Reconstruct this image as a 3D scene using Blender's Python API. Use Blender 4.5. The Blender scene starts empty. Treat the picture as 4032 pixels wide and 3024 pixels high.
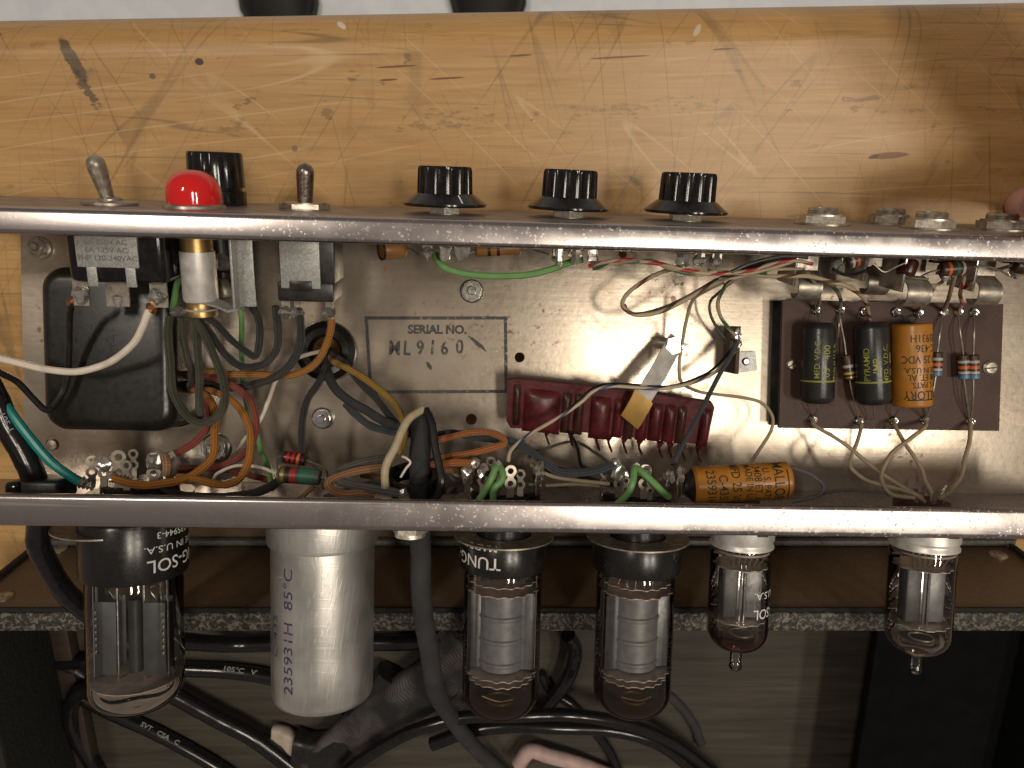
import bpy, bmesh, math, random
from mathutils import Vector, Matrix
random.seed(7)
scene = bpy.context.scene
rad = math.radians
# ------------------------------------------------------------------ camera
FPX = 2950.0                       # focal length in photo pixels (4032 wide)
CAM_H = 316.0                      # camera height above the bench, mm
PITCH = -16.3                      # camera leans so that plumb lines meet above the picture's middle
cam_d = bpy.data.cameras.new('camera'); cam = bpy.data.objects.new('camera', cam_d)
scene.collection.objects.link(cam); scene.camera = cam
cam_d.sensor_width = 36.0; cam_d.lens = 36.0*FPX/4032
cam_d.clip_start = 0.01; cam_d.clip_end = 50
cam_d.dof.use_dof = True; cam_d.dof.focus_distance = 0.262; cam_d.dof.aperture_fstop = 18
RC = Matrix.Rotation(rad(PITCH), 4, 'X')
cam.matrix_world = Matrix.Translation((0, 0, CAM_H*.001)) @ RC
# ------------------------------------------------------------------ world and workshop ceiling lamps
world = bpy.data.worlds.new('World'); scene.world = world; world.use_nodes = True
bg = world.node_tree.nodes['Background']
bg.inputs[0].default_value = (.58, .49, .44, 1); bg.inputs[1].default_value = .27
def lamp(name, x, y, z, sx, sy, watts, col=(1, .89, .74)):
    d = bpy.data.lights.new(name, 'AREA'); d.shape = 'RECTANGLE'; d.size = sx; d.size_y = sy; d.energy = watts; d.color = col
    o = bpy.data.objects.new(name, d); scene.collection.objects.link(o)
    o.location = (x, y, z)
lamp('ceiling_lamp', .70, .15, 2.6, .22, .62, 17)
lamp('ceiling_lamp', 1.52, .06, 2.6, .22, .62, 18.5)
lamp('ceiling_lamp', -1.15, 1.15, 2.6, .22, .62, 22)
scene.view_settings.view_transform = 'Standard'; scene.view_settings.look = 'None'
scene.view_settings.exposure = 0.06; scene.view_settings.gamma = 1.0
scene.view_settings.use_curve_mapping = False
scene.render.resolution_x = 1024; scene.render.resolution_y = 768
# ------------------------------------------------------------------ frames (all lengths in millimetres)
CAMP = Vector((0, 0, CAM_H))
PANEL_D = 294.0
MCH = (Matrix.Rotation(rad(2.0), 4, 'Y') @ Matrix.Rotation(rad(4.7), 4, 'X') @ Matrix.Rotation(rad(-1.2), 4, 'Z'))
OCH = Vector((0, 0, -PANEL_D))
CH = Matrix.Translation(CAMP) @ RC @ Matrix.Translation(OCH) @ MCH     # chassis frame -> world (mm)
CHI = CH.inverted()
def ray(px, py):
    return (RC.to_3x3() @ Vector(((px-2016)/FPX, -(py-1512)/FPX, -1.0)))
def P(px, py, h):
    """chassis coordinates (mm) of what stands h mm above the chassis back panel on this line of sight"""
    o = CHI @ CAMP; d = CHI.to_3x3() @ ray(px, py)
    return o + d*((h-o.z)/d.z)
def W(px, py, z):
    d = ray(px, py); return CAMP + d*((z-CAMP.z)/d.z)
def WY(px, py, y):
    d = ray(px, py); return CAMP + d*((y-CAMP.y)/d.y)
def C(px, py, h): return CH @ P(px, py, h)
def T(*v): return Matrix.Translation(v)
def frame(o, z, x):
    z = Vector(z).normalized(); x = Vector(x); x = (x - z*x.dot(z)).normalized(); y = z.cross(x)
    m = Matrix((x, y, z)).transposed().to_4x4(); m.translation = o
    return m
HR = 64.0
def ywall(h): return 66.3 - 12.5*h/HR
NOUT = Vector((0, 64.0, 12.5)).normalized()
def panelF(px, py, h, x=None):      # on the control panel: z out, x right, -y faces the camera
    p = P(px, py, h); return CH @ frame(Vector((p.x if x is None else x, ywall(h), h)), NOUT, (1, 0, 0))
def wallF(px, py, h):               # on the tube wall: z out (down the picture), x right, +y faces the camera
    p = P(px, py, h); return CH @ frame(Vector((p.x, -41.5, h)), (0, -1, 0), (1, 0, 0))
def backF(px, py, h=0.0, rot=0.0):  # on the chassis back panel: z towards the camera
    p = P(px, py, h); return CH @ T(p.x, p.y, h) @ Matrix.Rotation(rad(rot), 4, 'Z')
# ------------------------------------------------------------------ mesh builder
class MB:
    def __init__(s): s.v = []; s.f = []; s.uv = {}
    def add(s, vs, fs):
        o = len(s.v); s.v += [Vector(v) for v in vs]; s.f += [tuple(i+o for i in f) for f in fs]; return s
    def xf(s, m):
        s.v = [m @ v for v in s.v]; return s
    def join(s, o, m=None):
        b = len(s.v); s.v += [(m @ v if m else v) for v in o.v]
        base = len(s.f); s.f += [tuple(i+b for i in f) for f in o.f]
        for k, u in o.uv.items(): s.uv[k+base] = u
        return s
    def box(s, cx, cy, cz, sx, sy, sz, bev=0.0, seg=2):
        bm = bmesh.new(); bmesh.ops.create_cube(bm, size=1.0)
        bmesh.ops.scale(bm, vec=(sx, sy, sz), verts=bm.verts)
        if bev > 0: bmesh.ops.bevel(bm, geom=bm.edges[:], offset=min(bev, .49*min(sx, sy, sz)), segments=seg, profile=.5, affect='EDGES')
        bm.verts.index_update()
        s.add([v.co+Vector((cx, cy, cz)) for v in bm.verts], [[v.index for v in f.verts] for f in bm.faces]); bm.free(); return s
    def lathe(s, prof, n=32, rmod=None, close=False):
        vs = []; fs = []; m = len(prof)
        for j, (r, z) in enumerate(prof):
            for i in range(n):
                a = 2*math.pi*i/n; k = rmod(a, j) if rmod else 1.0
                vs.append((r*k*math.sin(a), r*k*math.cos(a), z))
        rng = range(m) if close else range(m-1)
        for j in rng:
            j2 = (j+1) % m
            for i in range(n):
                i2 = (i+1) % n; fs.append((j*n+i, j*n+i2, j2*n+i2, j2*n+i))
        if not close:
            fs.append(tuple(range(n-1, -1, -1))); fs.append(tuple((m-1)*n+i for i in range(n)))
        fs = [tuple(reversed(f)) for f in fs]
        return s.add(vs, fs)
    def prism(s, poly, z0, z1):
        n = len(poly); vs = [(x, y, z0) for x, y in poly]+[(x, y, z1) for x, y in poly]
        fs = [tuple(range(n-1, -1, -1)), tuple(range(n, 2*n))]
        fs += [(i, (i+1) % n, n+(i+1) % n, n+i) for i in range(n)]
        return s.add(vs, fs)
    def ring(s, cx, cy, ro, ri, z0, z1, n=20):
        m = MB().lathe([(ri, z0), (ro, z0), (ro, z1), (ri, z1)], n, close=True); return s.join(m, T(cx, cy, 0))
    def tube(s, pts, r, n=8, smooth=True, sub=7, rfun=None):
        pts = [Vector(p) for p in pts]
        if smooth and len(pts) > 2:
            q = [pts[0]*2-pts[1]]+pts+[pts[-1]*2-pts[-2]]; out = []
            for i in range(1, len(q)-2):
                a, b, c, d = q[i-1:i+3]
                for k in range(sub):
                    t = k/sub
                    out.append(.5*((2*b)+(c-a)*t+(2*a-5*b+4*c-d)*t*t+(3*b-a-3*c+d)*t**3))
            out.append(q[-2]); pts = out
        vs = []; fs = []; nrm = None; L = 0; base = len(s.f); uvs = []
        for i, p in enumerate(pts):
            t = (pts[min(i+1, len(pts)-1)]-pts[max(i-1, 0)])
            t = t.normalized() if t.length > 1e-9 else Vector((0, 0, 1))
            if nrm is None:
                nrm = t.cross(Vector((0, 0, 1)) if abs(t.z) < .9 else Vector((1, 0, 0))).normalized()
            nrm = (nrm - t*nrm.dot(t)).normalized(); bn = t.cross(nrm)
            if i: L += (p-pts[i-1]).length
            rr = r*(rfun(i/(len(pts)-1)) if rfun else 1)
            for k in range(n):
                a = 2*math.pi*k/n; vs.append(p+nrm*(rr*math.cos(a))+bn*(rr*math.sin(a)))
            uvs.append(L)
        for i in range(len(pts)-1):
            for k in range(n):
                k2 = (k+1) % n
                s.uv[base+len(fs)] = [(k/n, uvs[i]), ((k+1)/n, uvs[i]), ((k+1)/n, uvs[i+1]), (k/n, uvs[i+1])]
                fs.append((i*n+k, i*n+k2, (i+1)*n+k2, (i+1)*n+k))
        fs.append(tuple(range(n-1, -1, -1))); fs.append(tuple((len(pts)-1)*n+k for k in range(n)))
        return s.add(vs, fs)
    def strip(s, path, w, th, wdir=(1, 0, 0)):
        """bent flat strip: path points, width w along wdir, thickness th"""
        wd = Vector(wdir).normalized(); path = [Vector(p) for p in path]; vs = []; fs = []
        for i, p in enumerate(path):
            t = (path[min(i+1, len(path)-1)]-path[max(i-1, 0)]).normalized(); nn = t.cross(wd).normalized()
            for a, b in ((-1, -1), (1, -1), (1, 1), (-1, 1)): vs.append(p+wd*(a*w/2)+nn*(b*th/2))
        for i in range(len(path)-1):
            for k in range(4): fs.append((i*4+k, i*4+(k+1) % 4, i*4+4+(k+1) % 4, i*4+4+k))
        m = 4*(len(path)-1); fs += [(3, 2, 1, 0), (m, m+1, m+2, m+3)]
        return s.add(vs, fs)
    def ball(s, cx, cy, cz, r, n=10, sq=(1, 1, 1), jit=0.0):
        prof = [(max(1e-3, math.sin(math.pi*j/6)), -math.cos(math.pi*j/6)) for j in range(7)]
        m = MB().lathe(prof, n)
        a, b, c = [random.uniform(0, 6) for _ in range(3)]
        for v in m.v:
            k = r*(1+jit*1.5*math.sin(3*v.x+a)*math.sin(2.5*v.y+b)+jit*math.sin(4*v.z+c))
            v *= k; v.x *= sq[0]; v.y *= sq[1]; v.z *= sq[2]
        return s.join(m, T(cx, cy, cz))
def hexagon(r, a0=0): return [(r*math.cos(a0+i*math.pi/3), r*math.sin(a0+i*math.pi/3)) for i in range(6)]
def mesh_of(mb, name, flat=False, sharp=35):
    me = bpy.data.meshes.new(name)
    me.from_pydata([v*.001 for v in mb.v], [], mb.f)
    if mb.uv:
        l = me.uv_layers.new(name='uv')
        for k, u in mb.uv.items():
            p = me.polygons[k]
            for j, li in enumerate(p.loop_indices): l.data[li].uv = u[j]
    bm = bmesh.new(); bm.from_mesh(me); bmesh.ops.recalc_face_normals(bm, faces=bm.faces[:]); bm.to_mesh(me); bm.free()
    if not flat:
        for p in me.polygons: p.use_smooth = True
        me.set_sharp_from_angle(angle=rad(sharp))
    return me
def mm2m(m):
    m = m.copy(); m.translation = m.translation*.001; return m
def link(o): scene.collection.objects.link(o); return o
def tag(o, label, cat, group=None, kind=None):
    o['label'] = label; o['category'] = cat
    if group: o['group'] = group
    if kind: o['kind'] = kind
    return o
def solo(name, mb, mat, F, label, cat, group=None, **kw):
    o = bpy.data.objects.new(name, mesh_of(mb, name, **kw)); o.matrix_world = mm2m(F); o.data.materials.append(mat); link(o)
    return tag(o, label, cat, group)
def thing(name, F, label, cat, group=None):
    o = bpy.data.objects.new(name, None); o.empty_display_size = .005; o.matrix_world = mm2m(F); link(o)
    return tag(o, label, cat, group)
def part(parent, name, mb, mat, label=None, **kw):
    o = bpy.data.objects.new(name, mb if isinstance(mb, bpy.types.Mesh) else mesh_of(mb, name, **kw))
    if not o.data.materials: o.data.materials.append(mat)
    o.parent = parent; link(o)
    if label: o['label'] = label
    return o
def struct(name, mb, mat, F=Matrix.Identity(4), **kw):
    o = bpy.data.objects.new(name, mesh_of(mb, name, **kw)); o.matrix_world = mm2m(F); o.data.materials.append(mat); link(o)
    o['kind'] = 'structure'; return o
# lettering ----------------------------------------------------------
def text2d(s, size, stretch=1.0, bold=0.0):
    cu = bpy.data.curves.new('lettering', 'FONT'); cu.body = s; cu.size = size; cu.align_x = 'CENTER'; cu.align_y = 'CENTER'
    cu.resolution_u = 3; cu.offset = bold
    ob = bpy.data.objects.new('lettering', cu); me = bpy.data.meshes.new_from_object(ob)
    vs = [(v.co.x*stretch, v.co.y) for v in me.vertices]; fs = [tuple(p.vertices) for p in me.polygons]
    bpy.data.objects.remove(ob); bpy.data.curves.remove(cu); bpy.data.meshes.remove(me)
    return vs, fs
def wrap(mb, s, size, r, z0, phi0=0.0, rot=0, face=-1, off=.12, stretch=1.0, bold=0.0):
    vs, fs = text2d(s, size, stretch, bold); a = rad(rot); out = []
    for u, v in vs:
        u, v = u*math.cos(a)-v*math.sin(a), u*math.sin(a)+v*math.cos(a)
        if face < 0: ph = phi0+u/r; out.append(((r+off)*math.sin(ph), -(r+off)*math.cos(ph), z0+v))
        else: ph = phi0-u/r; out.append(((r+off)*math.sin(ph), (r+off)*math.cos(ph), z0+v))
    return mb.add(out, fs)
def flat_text(mb, s, size, x, y, z, rot=0, stretch=1.0, bold=0.0, depth=0.0):
    vs, fs = text2d(s, size, stretch, bold); a = rad(rot)
    q = [(x+u*math.cos(a)-v*math.sin(a), y+u*math.sin(a)+v*math.cos(a), z) for u, v in vs]
    return mb.add(q, fs)
# ------------------------------------------------------------------ materials
class N:
    def __init__(s, name):
        s.m = bpy.data.materials.new(name); s.m.use_nodes = True; s.t = s.m.node_tree; s.b = s.t.nodes['Principled BSDF']
        s.out = s.t.nodes['Material Output']; s.tc = None
    def n(s, typ, **kw):
        nd = s.t.nodes.new('ShaderNode'+typ)
        for k, v in kw.items():
            if k in nd.inputs: s.put(nd.inputs[k], v)
            else: setattr(nd, k, v)
        return nd
    def put(s, inp, v):
        if isinstance(v, bpy.types.NodeSocket): s.t.links.new(v, inp)
        elif isinstance(v, tuple) and len(v) == 3 and inp.type == 'RGBA': inp.default_value = (*v, 1)
        else: inp.default_value = v
    def set(s, **kw):
        for k, v in kw.items(): s.put(s.b.inputs[k.replace('_', ' ')], v)
        return s
    def co(s, kind='Object', scale=(1, 1, 1), rot=(0, 0, 0), loc=(0, 0, 0)):
        if s.tc is None: s.tc = s.t.nodes.new('ShaderNodeTexCoord')
        mp = s.t.nodes.new('ShaderNodeMapping'); s.t.links.new(s.tc.outputs[kind], mp.inputs[0])
        if any(rot):                                  # turn first, then stretch
            mp.inputs['Rotation'].default_value = rot; m2 = s.t.nodes.new('ShaderNodeMapping'); s.t.links.new(mp.outputs[0], m2.inputs[0]); mp = m2
        mp.inputs['Scale'].default_value = scale; mp.inputs['Location'].default_value = loc
        return mp.outputs[0]
    def noise(s, scale, detail=3, vec=None, rough=.55, dist=0.0):
        nd = s.n('TexNoise', Scale=scale, Detail=detail, Roughness=rough, Distortion=dist)
        s.put(nd.inputs['Vector'], vec if vec is not None else s.co()); return nd.outputs['Fac']
    def ramp(s, fac, stops):
        nd = s.t.nodes.new('ShaderNodeValToRGB'); s.put(nd.inputs[0], fac); e = nd.color_ramp.elements
        while len(e) < len(stops): e.new(.5)
        for i, (p, c) in enumerate(stops):
            e[i].position = p; e[i].color = (c, c, c, 1) if not isinstance(c, tuple) else (*c, 1)
        return nd.outputs[0]
    def mix(s, fac, a, b, mode='MIX'):
        nd = s.t.nodes.new('ShaderNodeMix'); nd.data_type = 'RGBA'; nd.blend_type = mode
        s.put(nd.inputs[0], fac); s.put(nd.inputs[6], a); s.put(nd.inputs[7], b); return nd.outputs[2]
    def math(s, op, a, b=0.0, c=0.0):
        nd = s.t.nodes.new('ShaderNodeMath'); nd.operation = op
        s.put(nd.inputs[0], a); s.put(nd.inputs[1], b); s.put(nd.inputs[2], c); return nd.outputs[0]
    def bump(s, h, strength=.3, dist=.0002, normal=None):
        nd = s.n('Bump', Strength=strength, Distance=dist); s.put(nd.inputs['Height'], h)
        if normal is not None: s.put(nd.inputs['Normal'], normal)
        s.put(s.b.inputs['Normal'], nd.outputs[0]); return nd.outputs[0]
def basic(name, col, rough=.5, metal=0.0, var=.25, vs=120, bump=0.0, bs=900, rvar=.12, coat=0.0, dust=0.0, dustc=(.32, .27, .21), spec=.5):
    k = N(name); n1 = k.noise(vs, 4); n2 = k.noise(bs, 3)
    c = k.mix(k.ramp(n1, [(.3, 0.0), (.7, 1.0)]), tuple(x*(1-var) for x in col), tuple(min(1, x*(1+var)) for x in col))
    if dust: c = k.mix(k.math('MULTIPLY', k.ramp(k.noise(vs*1.7, 5), [(.45, 0.0), (.75, 1.0)]), dust), c, dustc)
    k.set(Base_Color=c, Metallic=metal, Specular_IOR_Level=spec, Coat_Weight=coat,
          Roughness=k.math('ADD', k.math('MULTIPLY', n2, 2*rvar), rough-rvar))
    if bump: k.bump(n2, bump)
    return k.m
M = {}
M['gloss_black'] = basic('gloss_black', (.006, .006, .007), .16, bump=.03, dust=.05, vs=200)
M['black'] = basic('black_plastic', (.012, .012, .012), .36, bump=.08, dust=.12)
M['bakelite'] = basic('black_bakelite', (.009, .008, .008), .26, bump=.08, dust=.025, vs=90)
M['matte_black'] = basic('matte_black', (.012, .012, .013), .7, bump=.3, dust=.15)
M['enamel'] = basic('black_enamel', (.012, .012, .011), .30, bump=.06, bs=500, dust=.10, vs=60, dustc=(.10, .085, .06))
M['steel'] = basic('plated_steel', (.58, .56, .52), .22, 1.0, bump=.05, dust=.2, vs=300)
M['bright'] = basic('bright_zinc', (.72, .72, .70), .15, 1.0, bump=.04)
M['dull_steel'] = basic('aged_nickel', (.40, .36, .30), .38, .7, var=.4, vs=400, bump=.12, dust=.45, dustc=(.16, .12, .09))
M['worn_lever'] = basic('pitted_lever', (.30, .25, .22), .3, .95, var=.5, vs=900, bump=.5, bs=1400, dust=.4, dustc=(.12, .08, .06))
M['solder'] = basic('solder', (.70, .68, .63), .2, .85, var=.3, vs=800, bump=.25, bs=700, dust=.25, dustc=(.25, .16, .07))
M['lug'] = basic('tinned_lug', (.34, .31, .26), .38, .7, vs=600, dust=.35, dustc=(.25, .18, .1))
M['brass'] = basic('brass', (.50, .33, .13), .35, .9, dust=.3)
M['ochre'] = basic('ochre_tape', (.42, .25, .06), .45, 0.25, bump=.15)
M['plate_grey'] = basic('galvanised_plate', (.42, .42, .40), .45, .45, var=.3, vs=1500, bump=.15)
M['aluminium'] = basic('aluminium_socket', (.72, .70, .66), .42, .5, vs=200, bump=.05)
M['white_paint'] = basic('white_print', (.78, .77, .73), .5)
M['black_print'] = basic('black_print', (.03, .028, .026), .6, var=.6, vs=500)
M['yellow_print'] = basic('yellow_print', (.30, .30, .05), .5)
M['blue_print'] = basic('blue_ink', (.045, .04, .12), .6, var=.5, vs=900)
M['grey_print'] = basic('grey_print', (.25, .25, .26), .5)
M['nut_white'] = basic('pale_nut', (.74, .70, .60), .38, .8, var=.2, vs=900, dust=.25, bump=.3)  # paler, lightly dusted metal for some of the nuts
M['red_dome'] = None
M['orange_cap'] = basic('orange_tube', (.46, .19, .024), .33, var=.2, vs=150, bump=.06, dust=.2, dustc=(.2, .1, .03))
M['cap_black'] = basic('moulded_cap', (.021, .021, .022), .30, bump=.1, vs=150, dust=.10, dustc=(.09, .08, .07))
M['board'] = basic('brown_fibreboard', (.066, .033, .024), .55, var=.2, spec=.35, vs=90, bump=.12, bs=1600)
M['pec'] = basic('red_dip_coating', (.10, .013, .017), .40, var=.4, vs=220, bump=.5, bs=500, dust=.45, dustc=(.05, .022, .02))
M['pec_brown'] = basic('brown_resistor_body', (.055, .022, .016), .32, var=.3, vs=400, bump=.2)
M['skin'] = basic('skin', (.62, .33, .27), .5, var=.12, vs=150, bump=.25, bs=1500)
M['sleeve'] = basic('grey_sleeve', (.03, .03, .032), .9, bump=.3)
M['copper'] = basic('copper', (.55, .25, .10), .4, .9)
M['mica'] = basic('mica', (.50, .41, .36), .35, .1, var=.25, vs=300)
M['anode'] = basic('carbonised_anode', (.20, .202, .21), .38, .35, var=.2, vs=300)
M['anode_dark'] = basic('dark_anode', (.085, .085, .09), .45, .4)
M['plug_white'] = basic('cream_plastic', (.42, .36, .30), .5, dust=.3)
M['pink'] = basic('pinkish_cord', (.46, .33, .30), .55, bump=.2, dust=.25)
M['brown_body'] = basic('brown_resistor', (.06, .03, .02), .35)
M['band_red'] = basic('band_red', (.42, .02, .02), .4)
M['band_orange'] = basic('band_orange', (.55, .13, .03), .4)
M['band_white'] = basic('band_white', (.42, .42, .38), .4)
M['band_yellow'] = basic('band_yellow', (.45, .38, .06), .4)
M['band_blue'] = basic('band_blue', (.07, .20, .33), .4)
M['band_brown'] = basic('band_brown', (.035, .015, .010), .4)
M['band_gold'] = basic('band_gold', (.35, .24, .08), .35, .5)
M['band_green'] = basic('band_green', (.04, .13, .09), .4)
M['res_green'] = basic('olive_resistor', (.06, .075, .05), .4, var=.3, vs=400)
M['res_dark'] = basic('dark_red_resistor', (.05, .010, .010), .3)
M['rust_tan'] = basic('amber_rosin', (.30, .14, .04), .4)
M['shoe'] = basic('shoe_leather', (.008, .008, .009), .6, bump=.3)
def plastic(name, col, rough=.35, dust=.1): M[name] = basic(name, col, rough, vs=250, var=.12, bump=.012, bs=900, rvar=.05, dust=dust)
plastic('w_white', (.78, .70, .60), .35, .1); plastic('w_black', (.011, .011, .012), .33, .04); plastic('w_teal', (.006, .22, .20), .33)
plastic('w_green', (.15, .33, .11), .4); plastic('w_cream', (.45, .38, .25), .5, .35); plastic('w_grey', (.09, .085, .085), .6, .3)
plastic('w_cable', (.008, .008, .009), .19, .02); plastic('w_tan', (.36, .29, .19), .5, .3)
def dome():
    k = N('red_lens'); k.set(Base_Color=k.mix(k.ramp(k.noise(500, 5), [(.5, 0.0), (.8, .35)]), (.74, .012, .012), (.45, .05, .04)), Roughness=k.math('ADD', .05, k.math('MULTIPLY', k.noise(300, 4), .12)), Coat_Weight=.6, Subsurface_Weight=.25, Subsurface_Radius=(.004, .0006, .0004), Subsurface_Scale=1.0)
    return k.m
M['red_dome'] = dome()
def cloth(name, col, dark=.45, wear=(.3, .25, .18), wearf=.3, pitch=.9):
    """braided cloth insulation, woven from the tube's uv (u round, v length in mm)"""
    k = N(name); uv = k.t.nodes.new('ShaderNodeUVMap').outputs[0]
    sp = k.n('SeparateXYZ'); k.put(sp.inputs[0], uv)
    u = k.math('MULTIPLY', sp.outputs[0], 4*math.pi*2); v = k.math('MULTIPLY', sp.outputs[1], 2*math.pi/pitch)
    a = k.math('SINE', k.math('ADD', u, v)); b = k.math('SINE', k.math('SUBTRACT', u, v))
    h = k.math('MULTIPLY', k.math('ADD', k.math('MULTIPLY', a, b), 1.0), .5)
    fuzz = k.noise(2500, 2)
    c = k.mix(k.ramp(h, [(.15, 0.0), (.7, 1.0)]), tuple(x*dark for x in col), tuple(min(1, x*1.4) for x in col))
    c = k.mix(k.math('MULTIPLY', k.ramp(k.noise(160, 4), [(.45, 0.0), (.75, 1.0)]), wearf), c, wear)
    k.set(Base_Color=c, Roughness=.8, Specular_IOR_Level=.25, Sheen_Weight=.15)
    k.bump(k.math('ADD', h, k.math('MULTIPLY', fuzz, .5)), 1.0, .0004)
    M[name] = k.m
cloth('c_orange', (.42, .165, .02), wear=(.28, .13, .04)); cloth('c_red', (.26, .055, .038), wear=(.22, .1, .07)); cloth('c_olive', (.045, .047, .028), wear=(.10, .10, .06))
cloth('c_black', (.026, .025, .024), wear=(.07, .06, .055)); cloth('c_yellow', (.36, .21, .03), wear=(.16, .10, .03)); cloth('c_blue', (.045, .058, .07), wear=(.10, .10, .1))
cloth('c_copper', (.40, .135, .035), wear=(.25, .12, .06)); cloth('c_tan', (.34, .17, .075), wear=(.2, .13, .08)); cloth('c_grey', (.10, .098, .09), wear=(.18, .17, .15))
def striped(name, base, stripe, turns=14.0, w=.72):
    k = N(name); uv = k.t.nodes.new('ShaderNodeUVMap').outputs[0]; sp = k.n('SeparateXYZ'); k.put(sp.inputs[0], uv)
    ph = k.math('ADD', sp.outputs[0], k.math('DIVIDE', sp.outputs[1], turns))
    fr = k.math('FRACT', ph); g = k.math('GREATER_THAN', fr, w)
    c = k.mix(g, base, stripe)
    c = k.mix(k.math('MULTIPLY', k.ramp(k.noise(300, 3), [(.5, 0.0), (.8, 1.0)]), .35), c, (.22, .17, .11))
    k.set(Base_Color=c, Roughness=.45); M[name] = k.m
striped('s_brown', (.45, .36, .24), (.12, .05, .02)); striped('s_red', (.50, .40, .28), (.42, .02, .03), 11, .55); striped('s_green', (.42, .35, .24), (.05, .13, .05), 16, .6)
striped('s_blue', (.45, .37, .26), (.04, .05, .13), 18, .75); striped('s_black', (.03, .03, .03), (.10, .09, .08), 20, .8); striped('s_rg', (.05, .20, .08), (.45, .03, .03), 12, .5)
def thin_glass(name, tint, refl=1.0, getter=None, smoke=0.0):
    k = N(name); t = k.t; tr = k.n('BsdfTransparent'); tr.inputs[0].default_value = (*tint, 1)
    gl = k.n('BsdfGlossy', Roughness=.03); gl.inputs[0].default_value = (1, 1, 1, 1)
    fr = k.n('Fresnel', IOR=1.5); mx = k.n('MixShader')
    k.put(mx.inputs[0], k.math('MULTIPLY', fr.outputs[0], refl)); t.links.new(tr.outputs[0], mx.inputs[1]); t.links.new(gl.outputs[0], mx.inputs[2])
    res = mx.outputs[0]
    if getter:                                    # dark mirror flashed on the inside of the dome
        z0, z1, col = getter[:3]
        df = k.n('BsdfPrincipled', Roughness=.22, Metallic=.7); k.put(df.inputs['Base Color'], col)
        sp = k.n('SeparateXYZ'); k.put(sp.inputs[0], k.co())
        zz = k.math('ADD', sp.outputs[2], k.math('MULTIPLY', k.math('SUBTRACT', k.noise(90, 3), .5), .006))
        mr = k.n('MapRange'); k.put(mr.inputs[0], zz); mr.inputs[1].default_value = z0*.001; mr.inputs[2].default_value = z1*.001
        mr.inputs[3].default_value = 0; mr.inputs[4].default_value = getter[3]
        cut = k.math('MULTIPLY', mr.outputs[0], k.math('LESS_THAN', sp.outputs[2], getter[4]*.001))
        m2 = k.n('MixShader'); k.put(m2.inputs[0], cut); t.links.new(res, m2.inputs[1]); t.links.new(df.outputs[0], m2.inputs[2]); res = m2.outputs[0]
    t.links.new(res, k.out.inputs[0]); return k.m
def chrome(name='pitted_chrome', dusty=False):
    k = N(name); v1 = k.n('TexVoronoi', Scale=850.0); k.put(v1.inputs['Vector'], k.co())
    patch = k.ramp(k.noise(16, 4, k.co(scale=(1, 1, 1), loc=(.3, 0, 0))), [(.42, 0.0), (.60, 1.0)])
    sx = k.n('SeparateXYZ'); k.put(sx.inputs[0], k.co())
    right = k.n('MapRange'); k.put(right.inputs[0], sx.outputs[0]); right.inputs[1].default_value = -.10; right.inputs[2].default_value = .09; right.inputs[3].default_value = .06; right.inputs[4].default_value = 1.0
    pits = k.math('MULTIPLY', k.math('MULTIPLY', k.math('LESS_THAN', v1.outputs['Distance'], k.math('MULTIPLY', k.noise(700, 2), .62)), k.ramp(k.noise(420, 2), [(.46, 0.0), (.54, 1.0)])), k.math('MULTIPLY', k.math('ADD', patch, .25), right.outputs[0]))
    scr = k.ramp(k.noise(60, 2, k.co(scale=(.25, 14, 14), rot=(0, 0, .02))), [(.66, 0.0), (.70, 1.0)])
    bloom = k.math('MULTIPLY', k.ramp(k.noise(75, 5), [(.40, 0.0), (.62, .8)]), right.outputs[0])
    f = k.math('MINIMUM', k.math('ADD', k.math('MULTIPLY', pits, .85), k.math('MULTIPLY', scr, .10)), 1.0)
    c = k.mix(f, k.mix(bloom, (.47, .43, .42), (.52, .495, .48)), (.72, .69, .65))
    du = 0.0; rough = k.math('ADD', .22, k.math('ADD', k.math('MULTIPLY', f, .35), k.math('MULTIPLY', bloom, .16)))
    if dusty:                                     # grey-brown shop dust lying on the outside of the panel
        mr = k.n('MapRange'); k.put(mr.inputs[0], sx.outputs[2]); mr.inputs[1].default_value = .0615; mr.inputs[2].default_value = .056; mr.inputs[3].default_value = 0; mr.inputs[4].default_value = 1
        du = k.math('MULTIPLY', mr.outputs[0], k.ramp(k.noise(140, 5), [(.30, .35), (.68, .85)])); c = k.mix(du, c, (.23, .17, .125)); rough = k.math('ADD', rough, k.math('MULTIPLY', du, .35))
    k.set(Base_Color=c, Metallic=k.math('SUBTRACT', 1.0, k.math('MAXIMUM', k.math('MULTIPLY', f, .6), du)), Roughness=rough)
    k.bump(k.math('ADD', k.math('MULTIPLY', pits, 1.0), k.math('MULTIPLY', k.noise(260, 3), .5)), .12, .0002)
    return k.m
M['chrome'] = chrome(); M['chrome_dusty'] = chrome('dusty_chrome', True)
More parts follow.
